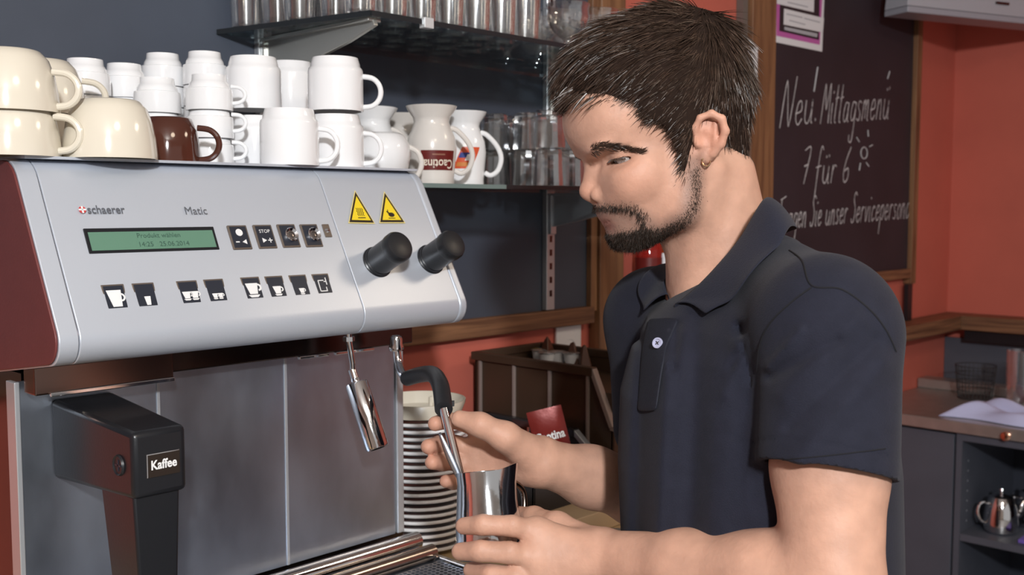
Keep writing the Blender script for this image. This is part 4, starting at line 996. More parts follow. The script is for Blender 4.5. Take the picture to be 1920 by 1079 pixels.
# mesh basket
bc = pl(1828, 742, 2, ZC+0.036); bc = np.array((3.70, pl(1828, 740, 0, 3.70)[1], ZC+0.0005))
t = thing('mesh_basket', 'round black wire basket standing on the sideboard by the slate back', 'basket', bc)
mb = MB()
for k in range(28):
    a_ = 2*math.pi*k/28; mb.tube([bc+np.array((0.055*math.cos(a_), 0.055*math.sin(a_), 0.002)), bc+np.array((0.066*math.cos(a_), 0.066*math.sin(a_), 0.115))], 0.0011, 5)
part('wires', mb, M_mesh, t)['kind'] = 'stuff'
mb = MB()
for h in (0.003, 0.03, 0.058, 0.086, 0.114):
    r = 0.055+0.011*h/0.114; mb.tube([bc+np.array((r*math.cos(2*math.pi*k/28), r*math.sin(2*math.pi*k/28), h)) for k in range(29)], 0.0016, 6)
part('hoops', mb, M_mesh, t)
part('bottom', MB().lathe([(0.0, 0.0005), (0.056, 0.0005), (0.056, 0.003), (0.0, 0.003)], bc, seg=28), M_mesh, t)
# glass jar
jc = np.array((3.62, pl(1912, 760, 0, 3.62)[1], ZC+0.0005))
o = MB().lathe([(0.0, 0.0), (0.042, 0.0), (0.045, 0.004), (0.045, 0.19), (0.0425, 0.191), (0.042, 0.012), (0.0, 0.012)], seg=32).build('glass_jar', M_glass); o.location = jc
tag(o, 'tall clear glass jar standing on the sideboard', 'jar')
# ================================================================ person: signed-distance sculpting
class Sculpt:
    """smoothly blended round cones and ellipsoids, turned into one continuous mesh"""
    def __init__(s): s.p = []
    def cone(s, a, b, ra, rb, k=0.01, op='u'):
        a, b = np.array(a, float), np.array(b, float); R = max(ra, rb)
        s.p.append(('c', np.minimum(a, b)-R, np.maximum(a, b)+R, k, op, (a, b-a, ra, rb-ra))); return s
    def chain(s, pts, rs, k=0.006):
        for i in range(len(pts)-1): s.cone(pts[i], pts[i+1], rs[i], rs[i+1], k)
        return s
    def ell(s, c, r, ax=None, k=0.01, op='u'):
        c = np.array(c, float); A = np.eye(3) if ax is None else np.array([np.array(v)/np.linalg.norm(v) for v in ax]); R = max(r)
        s.p.append(('e', c-R, c+R, k, op, (c, A, np.array(r, float)))); return s
    def bump(s, c, sig, amp, ax=None):
        """local push (amp>0 outward) with gaussian falloff"""
        c = np.array(c, float); A = np.eye(3) if ax is None else np.array([np.array(v)/np.linalg.norm(v) for v in ax])
        sg = np.array(sig if hasattr(sig, '__len__') else (sig,)*3, float); R = 3*max(sg)
        s.p.append(('b', c-R, c+R, 0, 'b', (c, A, sg, amp))); return s
    def func(s, f, lo, hi, op, k=0.004):
        s.p.append(('f', np.array(lo, float), np.array(hi, float), k, op, f)); return s
    def ev(s, P, prims=None):
        d = np.full(len(P), 0.5)
        for typ, lo, hi, k, op, g in (s.p if prims is None else prims):
            if typ == 'c':
                a, ba, ra, dr = g; pa = P-a; t = np.clip(pa @ ba/(ba @ ba+1e-12), 0, 1); q = np.linalg.norm(pa-t[:, None]*ba, axis=1)-(ra+dr*t)
            elif typ == 'e':
                c, A, r = g; L = (P-c) @ A.T; k0 = np.linalg.norm(L/r, axis=1); k1 = np.linalg.norm(L/(r*r), axis=1)+1e-9; q = k0*(k0-1)/k1
            elif typ == 'b':
                c, A, sg, amp = g; L = ((P-c) @ A.T)/sg; d = d-amp*np.exp(-(L*L).sum(1)); continue
            else:
                q = g(P)
                if op == 'add': d = d+q; continue
            if op == 'u':
                h = np.maximum(k-np.abs(d-q), 0)/max(k, 1e-9); d = np.minimum(d, q)-h*h*k*0.25
            elif op == 's':
                h = np.maximum(k-np.abs(d+q), 0)/max(k, 1e-9); d = np.maximum(d, -q)+h*h*k*0.25
            elif op == 'i':
                h = np.maximum(k-np.abs(d-q), 0)/max(k, 1e-9); d = np.maximum(d, q)+h*h*k*0.25
        return d
    def near(s, lo, hi, m): return [p for p in s.p if np.all(p[1]-m-p[3] <= hi) and np.all(p[2]+m+p[3] >= lo)]
    def mesh(s, lo, hi, h, B=20, newton=2):
        lo, hi = np.array(lo, float), np.array(hi, float); n = np.ceil((hi-lo)/h).astype(int)+1
        S1, S2 = int(n[1]+2), int(n[2]+2)
        key = lambda I, J, K: (I.astype(np.int64)*S1+J)*S2+K
        VK, VP, FQ = [], [], []
        half = B*h*0.5*1.7320508
        g = np.arange(B+1)
        for bi in range(0, n[0], B):
            for bj in range(0, n[1], B):
                for bk in range(0, n[2], B):
                    o = np.array((bi, bj, bk)); blo = lo+o*h; bhi = blo+B*h
                    pr = s.near(blo, bhi, 0.045)
                    if not any(p[4] == 'u' for p in pr): continue
                    dc = s.ev(((blo+bhi)/2)[None], pr)[0]
                    if abs(dc) > half*1.5+0.02: continue
                    I, J, K = np.meshgrid(g, g, g, indexing='ij')
                    P = np.stack([I, J, K], -1).reshape(-1, 3)*h+blo
                    D = s.ev(P, pr).reshape(B+1, B+1, B+1)
                    ins = D < 0
                    if ins.all() or not ins.any(): continue
                    cs = [(0,0,0),(1,0,0),(0,1,0),(1,1,0),(0,0,1),(1,0,1),(0,1,1),(1,1,1)]
                    cd = [D[a:a+B, b:b+B, c:c+B] for a, b, c in cs]
                    ci = [x < 0 for x in cd]; cnt = sum(x.astype(int) for x in ci)
                    mk = (cnt > 0) & (cnt < 8)
                    if mk.any():
                        acc = np.zeros(mk.shape+(3,)); w = np.zeros(mk.shape)
                        for e0, e1 in ((0,1),(2,3),(4,5),(6,7),(0,2),(1,3),(4,6),(5,7),(0,4),(1,5),(2,6),(3,7)):
                            x = ci[e0] != ci[e1]; t = np.where(x, cd[e0]/(cd[e0]-cd[e1]+1e-15), 0)
                            p0, p1 = np.array(cs[e0], float), np.array(cs[e1], float)
                            acc += np.where(x[..., None], p0+(p1-p0)*t[..., None], 0); w += x
                        ii = np.argwhere(mk); VP.append(blo+h*(ii+acc[mk]/w[mk][:, None])); ii = ii+o; VK.append(key(ii[:, 0], ii[:, 1], ii[:, 2]))
                    for ax_ in range(3):
                        sl = [slice(0, B)]*3; sl2 = list(sl); sl2[ax_] = slice(1, B+1)
                        A_, B_ = ins[tuple(sl)], ins[tuple(sl2)]
                        ii = np.argwhere(A_ != B_)
                        if not len(ii): continue
                        fl = A_[A_ != B_]; ii = ii+o; u_, v_ = (ax_+1) % 3, (ax_+2) % 3
                        q = []
                        for du, dv_ in ((-1, -1), (0, -1), (0, 0), (-1, 0)):
                            jj = ii.copy(); jj[:, u_] += du; jj[:, v_] += dv_; q.append(key(jj[:, 0], jj[:, 1], jj[:, 2]))
                        q = np.stack(q, 1); q[~fl] = q[~fl][:, ::-1]; FQ.append(q)
        VK = np.concatenate(VK); VP = np.concatenate(VP); FQ = np.concatenate(FQ)
        o = np.argsort(VK); VK = VK[o]; VP = VP[o]
        idx = np.searchsorted(VK, FQ); idx = np.clip(idx, 0, len(VK)-1); ok = (VK[idx] == FQ).all(1); F4 = idx[ok]
        for _ in range(newton):
            d = s.ev(VP); e = 1e-4
            G = np.stack([s.ev(VP+np.eye(3)[i]*e)-d for i in range(3)], 1)/e; gl = (G*G).sum(1)+1e-6
            step = np.clip(d/gl, -h*0.6, h*0.6)[:, None]*G
            VP = VP-step*0.8
        return VP, F4

def mesh_from(name, V, F, cols=None):
    me = bpy.data.meshes.new(name)
    me.vertices.add(len(V)); me.vertices.foreach_set('co', np.asarray(V, np.float32).ravel())
    F = np.asarray(F, np.int32); me.loops.add(F.size); me.loops.foreach_set('vertex_index', F.ravel())
    me.polygons.add(len(F)); me.polygons.foreach_set('loop_start', np.arange(0, F.size, F.shape[1], dtype=np.int32))
    me.update(calc_edges=True); me.validate()
    me.polygons.foreach_set('use_smooth', np.ones(len(me.polygons), bool))
    if cols is not None:
        a_ = me.color_attributes.new('tint', 'FLOAT_COLOR', 'POINT'); a_.data.foreach_set('color', np.concatenate([cols, np.ones((len(cols), 1))], 1).astype(np.float32).ravel())
    return me

# ---- frames
TY = math.radians(9)                      # head turned a little towards the viewer
HF = -math.cos(TY)*RT-math.sin(TY)*FWH; HL = -math.cos(TY)*FWH+math.sin(TY)*RT
HP = math.radians(16)
HFp = math.cos(HP)*HF-math.sin(HP)*ZUP; HUp = math.cos(HP)*ZUP+math.sin(HP)*HF
HAX = (HFp, HL, HUp)                      # forward, left (to camera), up
H0 = PD(1250, 270, 1.17); PX = 1.17/FPX
def Q(u, v, l=0.0): return plane_hit(u, v, H0+HL*l, HL)
def mir(p): return p-2*np.dot(p-H0, HL)*HL
def both(f, *pts):
    f(*pts); f(*[mir(p) for p in pts])

S = Sculpt()
# skull and face
S.ell(Q(1240, 180), (0.0985, 0.0755, 0.0850), HAX, 0.01)
S.ell(Q(1130, 232), (0.042, 0.058, 0.042), HAX, 0.03)
S.ell(Q(1176, 338), (0.038, 0.046, 0.054), HAX, 0.022)
S.ell(Q(1225, 365), (0.058, 0.050, 0.046), HAX, 0.03)
both(lambda p: S.ell(p, (0.030, 0.017, 0.024), HAX, 0.030), Q(1205, 328, 0.046))
both(lambda p: S.bump(p, (0.020, 0.012, 0.016), -0.0022, HAX), Q(1215, 375, 0.055))
both(lambda a, b: S.cone(a, b, 0.016, 0.014, 0.025), Q(1186, 436, 0.012), Q(1283, 392, 0.050))
both(lambda a, b: S.cone(a, b, 0.014, 0.014, 0.025), Q(1283, 392, 0.050), Q(1305, 290, 0.060))
S.ell(Q(1182, 438), (0.0175, 0.020, 0.0155), HAX, 0.014)
both(lambda p: S.ell(p, (0.014, 0.022, 0.0070), HAX, 0.012), Q(1125, 279, 0.030))
both(lambda p: S.bump(p, (0.016, 0.014, 0.0100), -0.0085, HAX), Q(1138, 301, 0.036))
both(lambda p: S.bump(p, (0.010, 0.008, 0.010), -0.0050, HAX), Q(1120, 306, 0.016))
both(lambda p: S.bump(p, (0.017, 0.012, 0.0095), -0.0070, HAX), Q(1168, 299, 0.050))
# nose
S.cone(Q(1116, 298), Q(1105, 352), 0.0082, 0.0092, 0.010)
S.ell(Q(1106, 359), (0.0115, 0.0100, 0.0095), HAX, 0.006)
both(lambda p: S.ell(p, (0.0130, 0.0078, 0.0095), HAX, 0.004), Q(1129, 363, 0.0135))
S.cone(Q(1108, 368), Q(1126, 380), 0.0050, 0.0060, 0.006)
both(lambda p: S.ell(p, (0.0050, 0.0030, 0.0030), HAX, 0.002, 's'), Q(1119, 376, 0.0085))
both(lambda p: S.bump(p, (0.0055, 0.005, 0.012), -0.0048, HAX), Q(1149, 360, 0.021))
both(lambda a, b: S.cone(a, b, 0.004, 0.003, 0.010), Q(1160, 372, 0.030), Q(1186, 400, 0.034))
# mouth
S.ell(Q(1152, 392), (0.0165, 0.0240, 0.0130), HAX, 0.012)
S.ell(Q(1150, 404.5), (0.0125, 0.0215, 0.0050), HAX, 0.003)
S.ell(Q(1157, 416.5), (0.0130, 0.0195, 0.0056), HAX, 0.003)
S.ell(Q(1150, 410.5), (0.0120, 0.0245, 0.0009), HAX, 0.0015, 's')
S.bump(Q(1156, 426), (0.008, 0.016, 0.005), -0.0022, HAX)
# eyes: lids over the eyeball, open slit looking down
EYE = Q(1169, 294, 0.0345)
for e in (EYE, mir(EYE)):
    S.ell(e, (0.0138, 0.0145, 0.0130), HAX, 0.006)
    sl = HL if e is EYE else -HL
    S.bump(e+HUp*0.0100+sl*0.0090+HFp*0.0050, (0.014, 0.012, 0.0024), -0.0024, HAX)
    S.ell(e+HFp*0.0050+sl*0.0065-HUp*0.0026, (0.0135, 0.0135, 0.0031), HAX, 0.0012, 's')
# ear
def ear(mf):
    k = mf
    EA = (HF*0.92+HL*0.30-ZUP*0.05, HL, ZUP)
    pts = [Q(1306, 262, 0.074), Q(1303, 240, 0.078), Q(1313, 221, 0.083), Q(1334, 213, 0.088), Q(1353, 223, 0.090), Q(1360, 246, 0.089), Q(1352, 270, 0.084), Q(1337, 288, 0.078)]
    pts = [k(p) for p in pts]
    S.ell(k(Q(1332, 252, 0.076)), (0.0150, 0.0050, 0.0205), HAX, 0.006)
    S.chain(pts, [0.0038, 0.0036, 0.0035, 0.0038, 0.0042, 0.0042, 0.0044, 0.0052], 0.0025)
    S.cone(k(Q(1341, 232, 0.082)), k(Q(1340, 272, 0.081)), 0.0028, 0.0030, 0.003)
    S.ell(k(Q(1324, 293, 0.0735)), (0.0085, 0.0050, 0.0080), HAX, 0.004)
    S.ell(k(Q(1308, 268, 0.0760)), (0.0045, 0.0045, 0.0060), HAX, 0.003)
    S.ell(k(Q(1322, 260, 0.0835)), (0.0080, 0.0060, 0.0095), HAX, 0.002, 's')
ear(lambda p: p); ear(mir)
# neck
NK0, NK1 = Q(1328, 340), Q(1372, 575)
S.cone(NK0, NK1, 0.0535, 0.0600, 0.025)
S.cone(Q(1300, 440), Q(1316, 560), 0.030, 0.034, 0.02)
both(lambda a, b: S.cone(a, b, 0.012, 0.009, 0.018), Q(1335, 320, 0.050), Q(1290, 570, 0.018))
# torso core under the shirt
BY = math.radians(20)
BF = -math.cos(BY)*RT-math.sin(BY)*FWH; BL = -math.cos(BY)*FWH+math.sin(BY)*RT; BAX = (BF, BL, ZUP)
SH_L, SH_R = PD(1548, 610, 0.985), PD(1232, 600, 1.315)
CHEST, BELLY = PD(1405, 770, 1.13), PD(1425, 1060, 1.13)
S.cone(SH_L-ZUP*0.015, SH_R-ZUP*0.015, 0.036, 0.036, 0.02)
S.ell(PD(1405, 860, 1.13), (0.100, 0.125, 0.15), BAX, 0.03)
S.cone(NK1, PD(1405, 860, 1.13), 0.055, 0.08, 0.03)
S.ell(BELLY, (0.105, 0.125, 0.20), BAX, 0.04)
# near (left) arm
EL_L, WR_L = PD(1562, 1110, 0.930), PD(1140, 1048, 1.085)
S.chain([SH_L-ZUP*0.02, SH_L+(EL_L-SH_L)*0.55, EL_L], [0.044, 0.0505, 0.0430], 0.015)
S.chain([EL_L, EL_L+(WR_L-EL_L)*0.28, EL_L+(WR_L-EL_L)*0.62, WR_L], [0.0410, 0.0435, 0.0365, 0.0285], 0.02)
# near hand round the pitcher
def hand(wrist, mcps, fingers, thumb, rpalm, kf=0.0045):
    for p, r in zip(mcps, rpalm): S.cone(wrist, p, 0.021, r, 0.016)
    for i in range(len(mcps)-1): S.cone(mcps[i], mcps[i+1], rpalm[i]*0.9, rpalm[i+1]*0.9, 0.010)
    for p, rs in fingers: S.chain(p, rs, kf)
    p, rs = thumb; S.chain(p, rs, 0.008)
mc = [PD(1006, 998, 1.092), PD(1002, 1046, 1.083), PD(1010, 1090, 1.083), PD(1028, 1126, 1.090)]
fg = [([mc[0], PD(960, 987, 1.082), PD(905, 985, 1.083), PD(870, 987, 1.098)], [0.0120, 0.0106, 0.0104, 0.0090]),
      ([mc[1], PD(955, 1037, 1.072), PD(900, 1034, 1.074), PD(863, 1035, 1.090)], [0.0124, 0.0110, 0.0106, 0.0092]),
      ([mc[2], PD(968, 1080, 1.076), PD(920, 1077, 1.082), PD(884, 1070, 1.105)], [0.0118, 0.0104, 0.0098, 0.0088]),
      ([mc[3], PD(985, 1112, 1.085), PD(948, 1106, 1.095), PD(920, 1094, 1.115)], [0.0106, 0.0092, 0.0088, 0.0078])]
hand(PD(1125, 1045, 1.090), mc, fg, ([PD(1105, 1020, 1.105), PD(1045, 988, 1.135), PD(1002, 972, 1.175), PD(968, 966, 1.206)], [0.018, 0.0150, 0.0118, 0.0100]), [0.0150, 0.0152, 0.0148, 0.0135])
for p in (PD(905, 972, 1.076), PD(903, 1020, 1.066)): S.bump(p, 0.006, 0.0010)
for p in (PD(966, 973, 1.072), PD(962, 1022, 1.062)): S.bump(p, 0.008, 0.0014)
for p, rs in fg:      # knuckle creases
    for j in (1, 2):
        d_ = p[j+1]-p[j]; d_ /= np.linalg.norm(d_); o1 = np.cross(d_, ZUP); o1 /= np.linalg.norm(o1)
        for t_ in (-0.0035, 0.0, 0.0035): S.bump(p[j]+d_*t_, (0.0013, 0.014, 0.014), -0.0007, (d_, o1, np.cross(d_, o1)))
# far (right) arm
EL_R, WR_R = PD(1290, 950, 1.37), PD(1020, 868, 1.228)
S.chain([SH_R-ZUP*0.02, EL_R], [0.042, 0.042], 0.015)
S.chain([EL_R, EL_R+(WR_R-EL_R)*0.35, EL_R+(WR_R-EL_R)*0.7, WR_R], [0.040, 0.0420, 0.0345, 0.0275], 0.02)
mc = [PD(908, 812, 1.252), PD(892, 842, 1.258), PD(894, 870, 1.254), PD(906, 893, 1.246)]
fg = [([mc[0], PD(868, 792, 1.248), PD(838, 789, 1.228), PD(816, 795, 1.206)], [0.0112, 0.0100, 0.0096, 0.0086]),
      ([mc[1], PD(852, 833, 1.255), PD(824, 834, 1.236), PD(803, 838, 1.210)], [0.0114, 0.0102, 0.0098, 0.0088]),
      ([mc[2], PD(857, 868, 1.250), PD(830, 868, 1.232), PD(810, 868, 1.208)], [0.0108, 0.0098, 0.0093, 0.0083]),
      ([mc[3], PD(872, 902, 1.242), PD(850, 905, 1.228), PD(836, 903, 1.208)], [0.0098, 0.0086, 0.0081, 0.0074])]
hand(PD(1008, 866, 1.228), mc, fg, ([PD(985, 846, 1.212), PD(948, 820, 1.192), PD(900, 797, 1.186), PD(862, 786, 1.192)], [0.0215, 0.0165, 0.0130, 0.0098]), [0.0130, 0.0128, 0.0128, 0.0126])
S.bump(PD(925, 860, 1.225), 0.018, -0.004)
allp = np.concatenate([np.stack([p[1] for p in S.p]), np.stack([p[2] for p in S.p])])
BV, BFc = S.mesh(allp.min(0)-0.01, allp.max(0)+0.01, 0.0024)

def poly_sd(P2, poly):
    """signed distance of 2D points to polygon (negative inside)"""
    poly = np.array(poly, float); d = np.full(len(P2), 1e9); ins = np.zeros(len(P2), bool)
    for i in range(len(poly)):
        a_, b2 = poly[i], poly[(i+1) % len(poly)]; e = b2-a_; w = P2-a_
        t = np.clip(w @ e/(e @ e), 0, 1); d = np.minimum(d, np.linalg.norm(w-t[:, None]*e, axis=1))
        c = ((a_[1] <= P2[:, 1]) & (b2[1] > P2[:, 1])) | ((b2[1] <= P2[:, 1]) & (a_[1] > P2[:, 1]))
        with np.errstate(divide='ignore', invalid='ignore'):
            xx = a_[0]+(P2[:, 1]-a_[1])*(e[0]/(e[1] if e[1] != 0 else 1e-12))
        ins ^= c & (P2[:, 0] < xx)
    return np.where(ins, -d, d)
def to2d(P): R_ = P-H0; return np.stack([R_ @ HF, R_ @ ZUP], 1)
def poly_px(pts, l): return [tuple(to2d(Q(u, v, l)[None])[0]) for u, v in pts]
# natural skin colour differences
def blob(P, c, s): return np.exp(-((P-np.array(c))**2).sum(1)/s**2)
tint = np.ones((len(BV), 3))
def tone(c, s, col, w=1.0):
    global tint
    k = (blob(BV, c, s)*w)[:, None]; tint = tint*(1-k)+tint*np.array(col)*k
for p in (Q(1152, 405), Q(1160, 416)):
    for l in (-0.014, -0.007, 0, 0.007, 0.014): tone(p+HFp*0.008+HL*l, 0.0075, (0.90, 0.58, 0.60), 0.8)
tone(Q(1332, 255, 0.085), 0.024, (1.05, 0.82, 0.78), 0.6); tone(Q(1095, 360), 0.016, (1.03, 0.86, 0.82), 0.5); tone(Q(1195, 340, 0.06), 0.03, (1.03, 0.90, 0.86), 0.5)
for p in fg: tone(p[0][3], 0.012, (1.03, 0.85, 0.82), 0.7)
# beard shade of the skin itself
def beard_tint():
    global tint
    bp2 = poly_px([(1122, 386), (1150, 384), (1180, 386), (1206, 400), (1228, 418), (1252, 392), (1262, 345), (1262, 300), (1290, 290), (1300, 345), (1298, 395), (1275, 440), (1240, 470), (1196, 478), (1158, 470), (1144, 432)], 0.030)
    w = np.clip(0.5-poly_sd(to2d(BV), bp2)/0.012, 0, 1)*((BV-H0) @ HUp < 0.0)*(np.linalg.norm(BV-H0, axis=1) < 0.16)
    tint = tint*(1-0.42*w[:, None]*np.array((1.0, 0.93, 0.84)))
beard_tint()
M_skin = mat('skin', (0.53, 0.305, 0.22), 0.50, spec=0.32, sss=0.10, bump=0.22, bscale=240, var=0.10, vscale=45)
nt = M_skin.node_tree; b_ = nt.nodes['Principled BSDF']
src = b_.inputs['Base Color'].links[0].from_socket
at = nt.nodes.new('ShaderNodeAttribute'); at.attribute_name = 'tint'
mx = nt.nodes.new('ShaderNodeMix'); mx.data_type = 'RGBA'; mx.blend_type = 'MULTIPLY'; mx.inputs[0].default_value = 1
nt.links.new(src, mx.inputs[6]); nt.links.new(at.outputs['Color'], mx.inputs[7]); nt.links.new(mx.outputs[2], b_.inputs['Base Color'])
HIP = np.array((CHEST[0], CHEST[1], 0.0))
person = thing('person', 'man in a dark navy polo shirt steaming milk in a steel pitcher', 'person', (HIP[0]+0.03, HIP[1]-0.05, 0.0))
body_me = mesh_from('body', BV, BFc, tint)
obj('body', body_me, M_skin, person)
body_bvh = BVHTree.FromPolygons([tuple(v) for v in BV], [tuple(f) for f in BFc])
def hit(bvh, u, v):
    r = Vector(ray(u, v)).normalized(); h = bvh.ray_cast(Vector(CAM), r); return (np.array(h[0]), np.array(h[1])) if h[0] is not None else (None, None)

# ---- eyes
for e, far in ((EYE, 0), (mir(EYE), 1)):
    ey = part('eye', MB().lathe([(0.0, -0.0116)]+[(0.0116*math.sin(a_), -0.0116*math.cos(a_)) for a_ in np.linspace(0.2, math.pi-0.2, 14)]+[(0.0, 0.0116)], e, HFp, 24), M_eye, person)
    gz = HFp*0.86-HUp*0.5; gz /= np.linalg.norm(gz)
    part('iris', MB().lathe([(0.0, 0.0122), (0.003, 0.0120), (0.0058, 0.0106)], e, gz, 20), M_iris, ey)

# ---- hair helpers
def strands(name, roots, dirs, lens, rad, material, parent, segs=4, grav=None, curl=0.0, sides=3):
    n = len(roots); T = np.linspace(0, 1, segs+1); V = np.zeros((n, segs+1, sides, 3)); D0 = dirs/np.linalg.norm(dirs, axis=1)[:, None]
    up = np.cross(D0, rng.normal(size=(n, 3))); up /= np.linalg.norm(up, axis=1)[:, None]+1e-9; sd = np.cross(D0, up)
    w = rng.normal(size=(n, 3))*curl
    for i, t in enumerate(T):
        c = roots+D0*(lens*t)[:, None]+(w*(lens*t*t)[:, None])
        if grav is not None: c = c+grav*(lens*t*t)[:, None]
        r = rad*(1-0.85*t**1.5)
        for k in range(sides):
            a_ = 2*math.pi*k/sides; V[:, i, k] = c+(up*math.cos(a_)+sd*math.sin(a_))*(r[:, None] if hasattr(r, '__len__') else r)
    base = (np.arange(n)*(segs+1)*sides)[:, None, None, None]
    ii = np.arange(segs)[None, :, None, None]; kk = np.arange(sides)[None, None, :, None]
    q = np.concatenate([base+ii*sides+kk, base+ii*sides+(kk+1) % sides, base+(ii+1)*sides+(kk+1) % sides, base+(ii+1)*sides+kk], -1).reshape(-1, 4)
    o = obj(name, mesh_from(name, V.reshape(-1, 3), q), material, parent); o['kind'] = 'stuff'; return o
def sample(V, F, n, mask=None):
    A = V[F[:, 0]]; Bq = V[F[:, 1]]; Cq = V[F[:, 2]]; Dq = V[F[:, 3]]
    N = np.cross(Cq-A, Dq-Bq); ar = np.linalg.norm(N, axis=1); cen = (A+Bq+Cq+Dq)/4
    w = ar.copy()
    if mask is not None: w *= mask(cen)
    i = rng.choice(len(F), n, p=w/w.sum()); a_, b2 = rng.random((n, 1)), rng.random((n, 1))
    p = A[i]*(1-a_)*(1-b2)+Bq[i]*a_*(1-b2)+Cq[i]*a_*b2+Dq[i]*(1-a_)*b2
    return p, N[i]/(ar[i][:, None]+1e-12)

# ---- head hair: a cap of hair plus thousands of locks
HS = Sculpt()
HS.ell(Q(1241, 174), (0.1000, 0.0840, 0.0930), HAX, 0.01)
HS.ell(Q(1165, 128), (0.070, 0.066, 0.046), HAX, 0.02)
HS.cone(Q(1165, 110), Q(1078, 172), 0.038, 0.020, 0.02)
HS.cone(Q(1250, 68), Q(1325, 84), 0.030, 0.034, 0.02)
HS.cone(Q(1352, 180), Q(1370, 300), 0.032, 0.016, 0.02)
both(lambda a, b: HS.cone(a, b, 0.028, 0.015, 0.02), Q(1350, 190, 0.03), Q(1378, 300, 0.020))
both(lambda a, b: HS.cone(a, b, 0.010, 0.006, 0.012), Q(1283, 230, 0.070), Q(1281, 325, 0.062))
face_poly = [(900, 212), (1062, 206), (1110, 196), (1150, 194), (1186, 193), (1200, 222), (1238, 238), (1258, 262), (1268, 290), (1270, 345), (1292, 345), (1296, 280), (1300, 226), (1330, 206), (1362, 222), (1368, 280), (1392, 330), (1412, 346), (1430, 420), (1400, 700), (900, 700)]
FP2 = poly_px(face_poly, 0.060)
HS.func(lambda P: poly_sd(to2d(P), FP2), Q(900, 206, -0.2)-0.5, Q(1400, 700, 0.2)+0.5, 's', 0.004)
hp_lo = np.array([Q(1010, 0, l) for l in (-0.12, 0.12)]+[Q(1440, 420, l) for l in (-0.12, 0.12)])
HV, HFc = HS.mesh(hp_lo.min(0)-0.03, hp_lo.max(0)+0.03, 0.0030)
M_hair = mat('dark_brown_hair', (0.050, 0.030, 0.021), 0.36, spec=0.5, var=0.5, vscale=90)
hair = obj('hair', mesh_from('hair', HV, HFc), mat('hair_base', (0.020, 0.012, 0.009), 0.9, spec=0.1), person)
CROWN = Q(1300, 45)
def flow(p, nrm):
    R_ = p-H0; f = R_ @ HF; z = R_ @ ZUP; l = R_ @ HL
    fwd = np.clip((f+0.055)/0.05, 0, 1)[:, None]             # front half sweeps forward, back falls down
    d = HF*fwd*1.0-ZUP*(0.35+0.95*(1-fwd))-HF*(1-fwd)*0.15
    side = np.clip((0.085-z)/0.05, 0, 1)[:, None]
    d = d-ZUP*side*0.5*fwd
    d = d-nrm*(d*nrm).sum(1)[:, None]
    return d/(np.linalg.norm(d, axis=1)[:, None]+1e-9)
rp, rn = sample(HV, HFc, 15000, lambda c: ((c-H0) @ ZUP > -0.05).astype(float)*0.3+0.7)
cl_seed = rng.normal(size=(60, 3))*0.05+H0
dd = flow(rp, rn)
clump = np.sin(rp @ np.array((210., 170., 90.)))[:, None]*np.cross(dd, rn)*0.22+np.sin(rp @ np.array((-90., 260., 310.)))[:, None]*rn*0.10
topness = np.clip(((rp-H0) @ ZUP-0.03)/0.08, 0, 1)
low = 1-topness
dd = dd+rn*(0.04+0.20*topness[:, None])+clump+rng.normal(size=rp.shape)*0.10
strands('hair_locks', rp-rn*0.003, dd, (0.014+0.020*topness)*rng.uniform(0.7, 1.2, len(rp)), 0.00058, M_hair, hair, 4, -ZUP*0.18)
# short hair along the hairline
ep_, en_ = sample(HV, HFc, 6000, lambda c: np.exp(-(poly_sd(to2d(c), FP2)/0.010)**2)*((c-H0) @ HF < 0.075))
ed_ = flow(ep_, en_)+en_*0.10+rng.normal(size=ep_.shape)*0.16
strands('hair_locks', ep_-en_*0.002, ed_, rng.uniform(0.007, 0.014, len(ep_)), 0.00045, M_hair, hair, 3, -ZUP*0.10)
sp2, sn2 = sample(HV, HFc, 7000, lambda c: ((c-H0) @ ZUP < 0.075).astype(float)+0.02)
sd2 = flow(sp2, sn2)+sn2*0.16+rng.normal(size=sp2.shape)*0.18
strands('hair_locks', sp2-sn2*0.002, sd2, rng.uniform(0.010, 0.020, len(sp2)), 0.00055, M_hair, hair, 3, -ZUP*0.10)
# fringe falling over the forehead
fr = []
fd = []
for i in range(500):
    l = rng.uniform(-0.058, 0.058); u = rng.uniform(1058, 1180); v = np.interp(u, (1058, 1110, 1180), (178, 188, 190))+rng.uniform(-18, 2)
    fr.append(Q(u, v, l)); fd.append(HF*rng.uniform(0.5, 1.0)-ZUP*rng.uniform(0.25, 0.6)+HL*rng.normal()*0.15)
strands('hair_locks', np.array(fr), np.array(fd), rng.uniform(0.012, 0.026, 500), 0.0007, M_hair, hair, 4, -ZUP*0.25)

# ---- beard, moustache, eyebrows
beard_poly = poly_px([(1122, 386), (1150, 384), (1180, 388), (1200, 402), (1207, 420), (1230, 424), (1258, 400), (1272, 360), (1268, 320), (1288, 310), (1296, 345), (1292, 385), (1270, 430), (1240, 462), (1196, 474), (1160, 468), (1147, 438), (1164, 431), (1190, 424), (1188, 406), (1170, 396), (1128, 394)], 0.030)
def bmask(c):
    w = np.clip(-poly_sd(to2d(c), beard_poly)/0.006, 0, 1); r = (c-H0) @ HUp
    return w*(((c-H0) @ HFp) > -0.06)
bp_, bn_ = sample(BV, BFc, 9000, bmask)
bd = HFp*0.35-HUp*0.9; bd = bd-bn_*(bn_ @ bd)[:, None]; bd = bd*0.8+bn_*0.45+rng.normal(size=bp_.shape)*0.25
chin = np.clip((((bp_-H0) @ HFp)-0.035)/0.03, 0, 1)
strands('beard', bp_-bn_*0.0005, bd, (0.0028+0.0038*chin)*rng.uniform(0.7, 1.3, len(bp_)), 0.00028, mat('beard_hair', (0.028, 0.018, 0.013), 0.6, spec=0.3), person, 2)
mo_poly = poly_px([(1121, 384), (1150, 382), (1182, 386), (1204, 400), (1206, 412), (1188, 404), (1168, 397), (1126, 395)], 0.025)
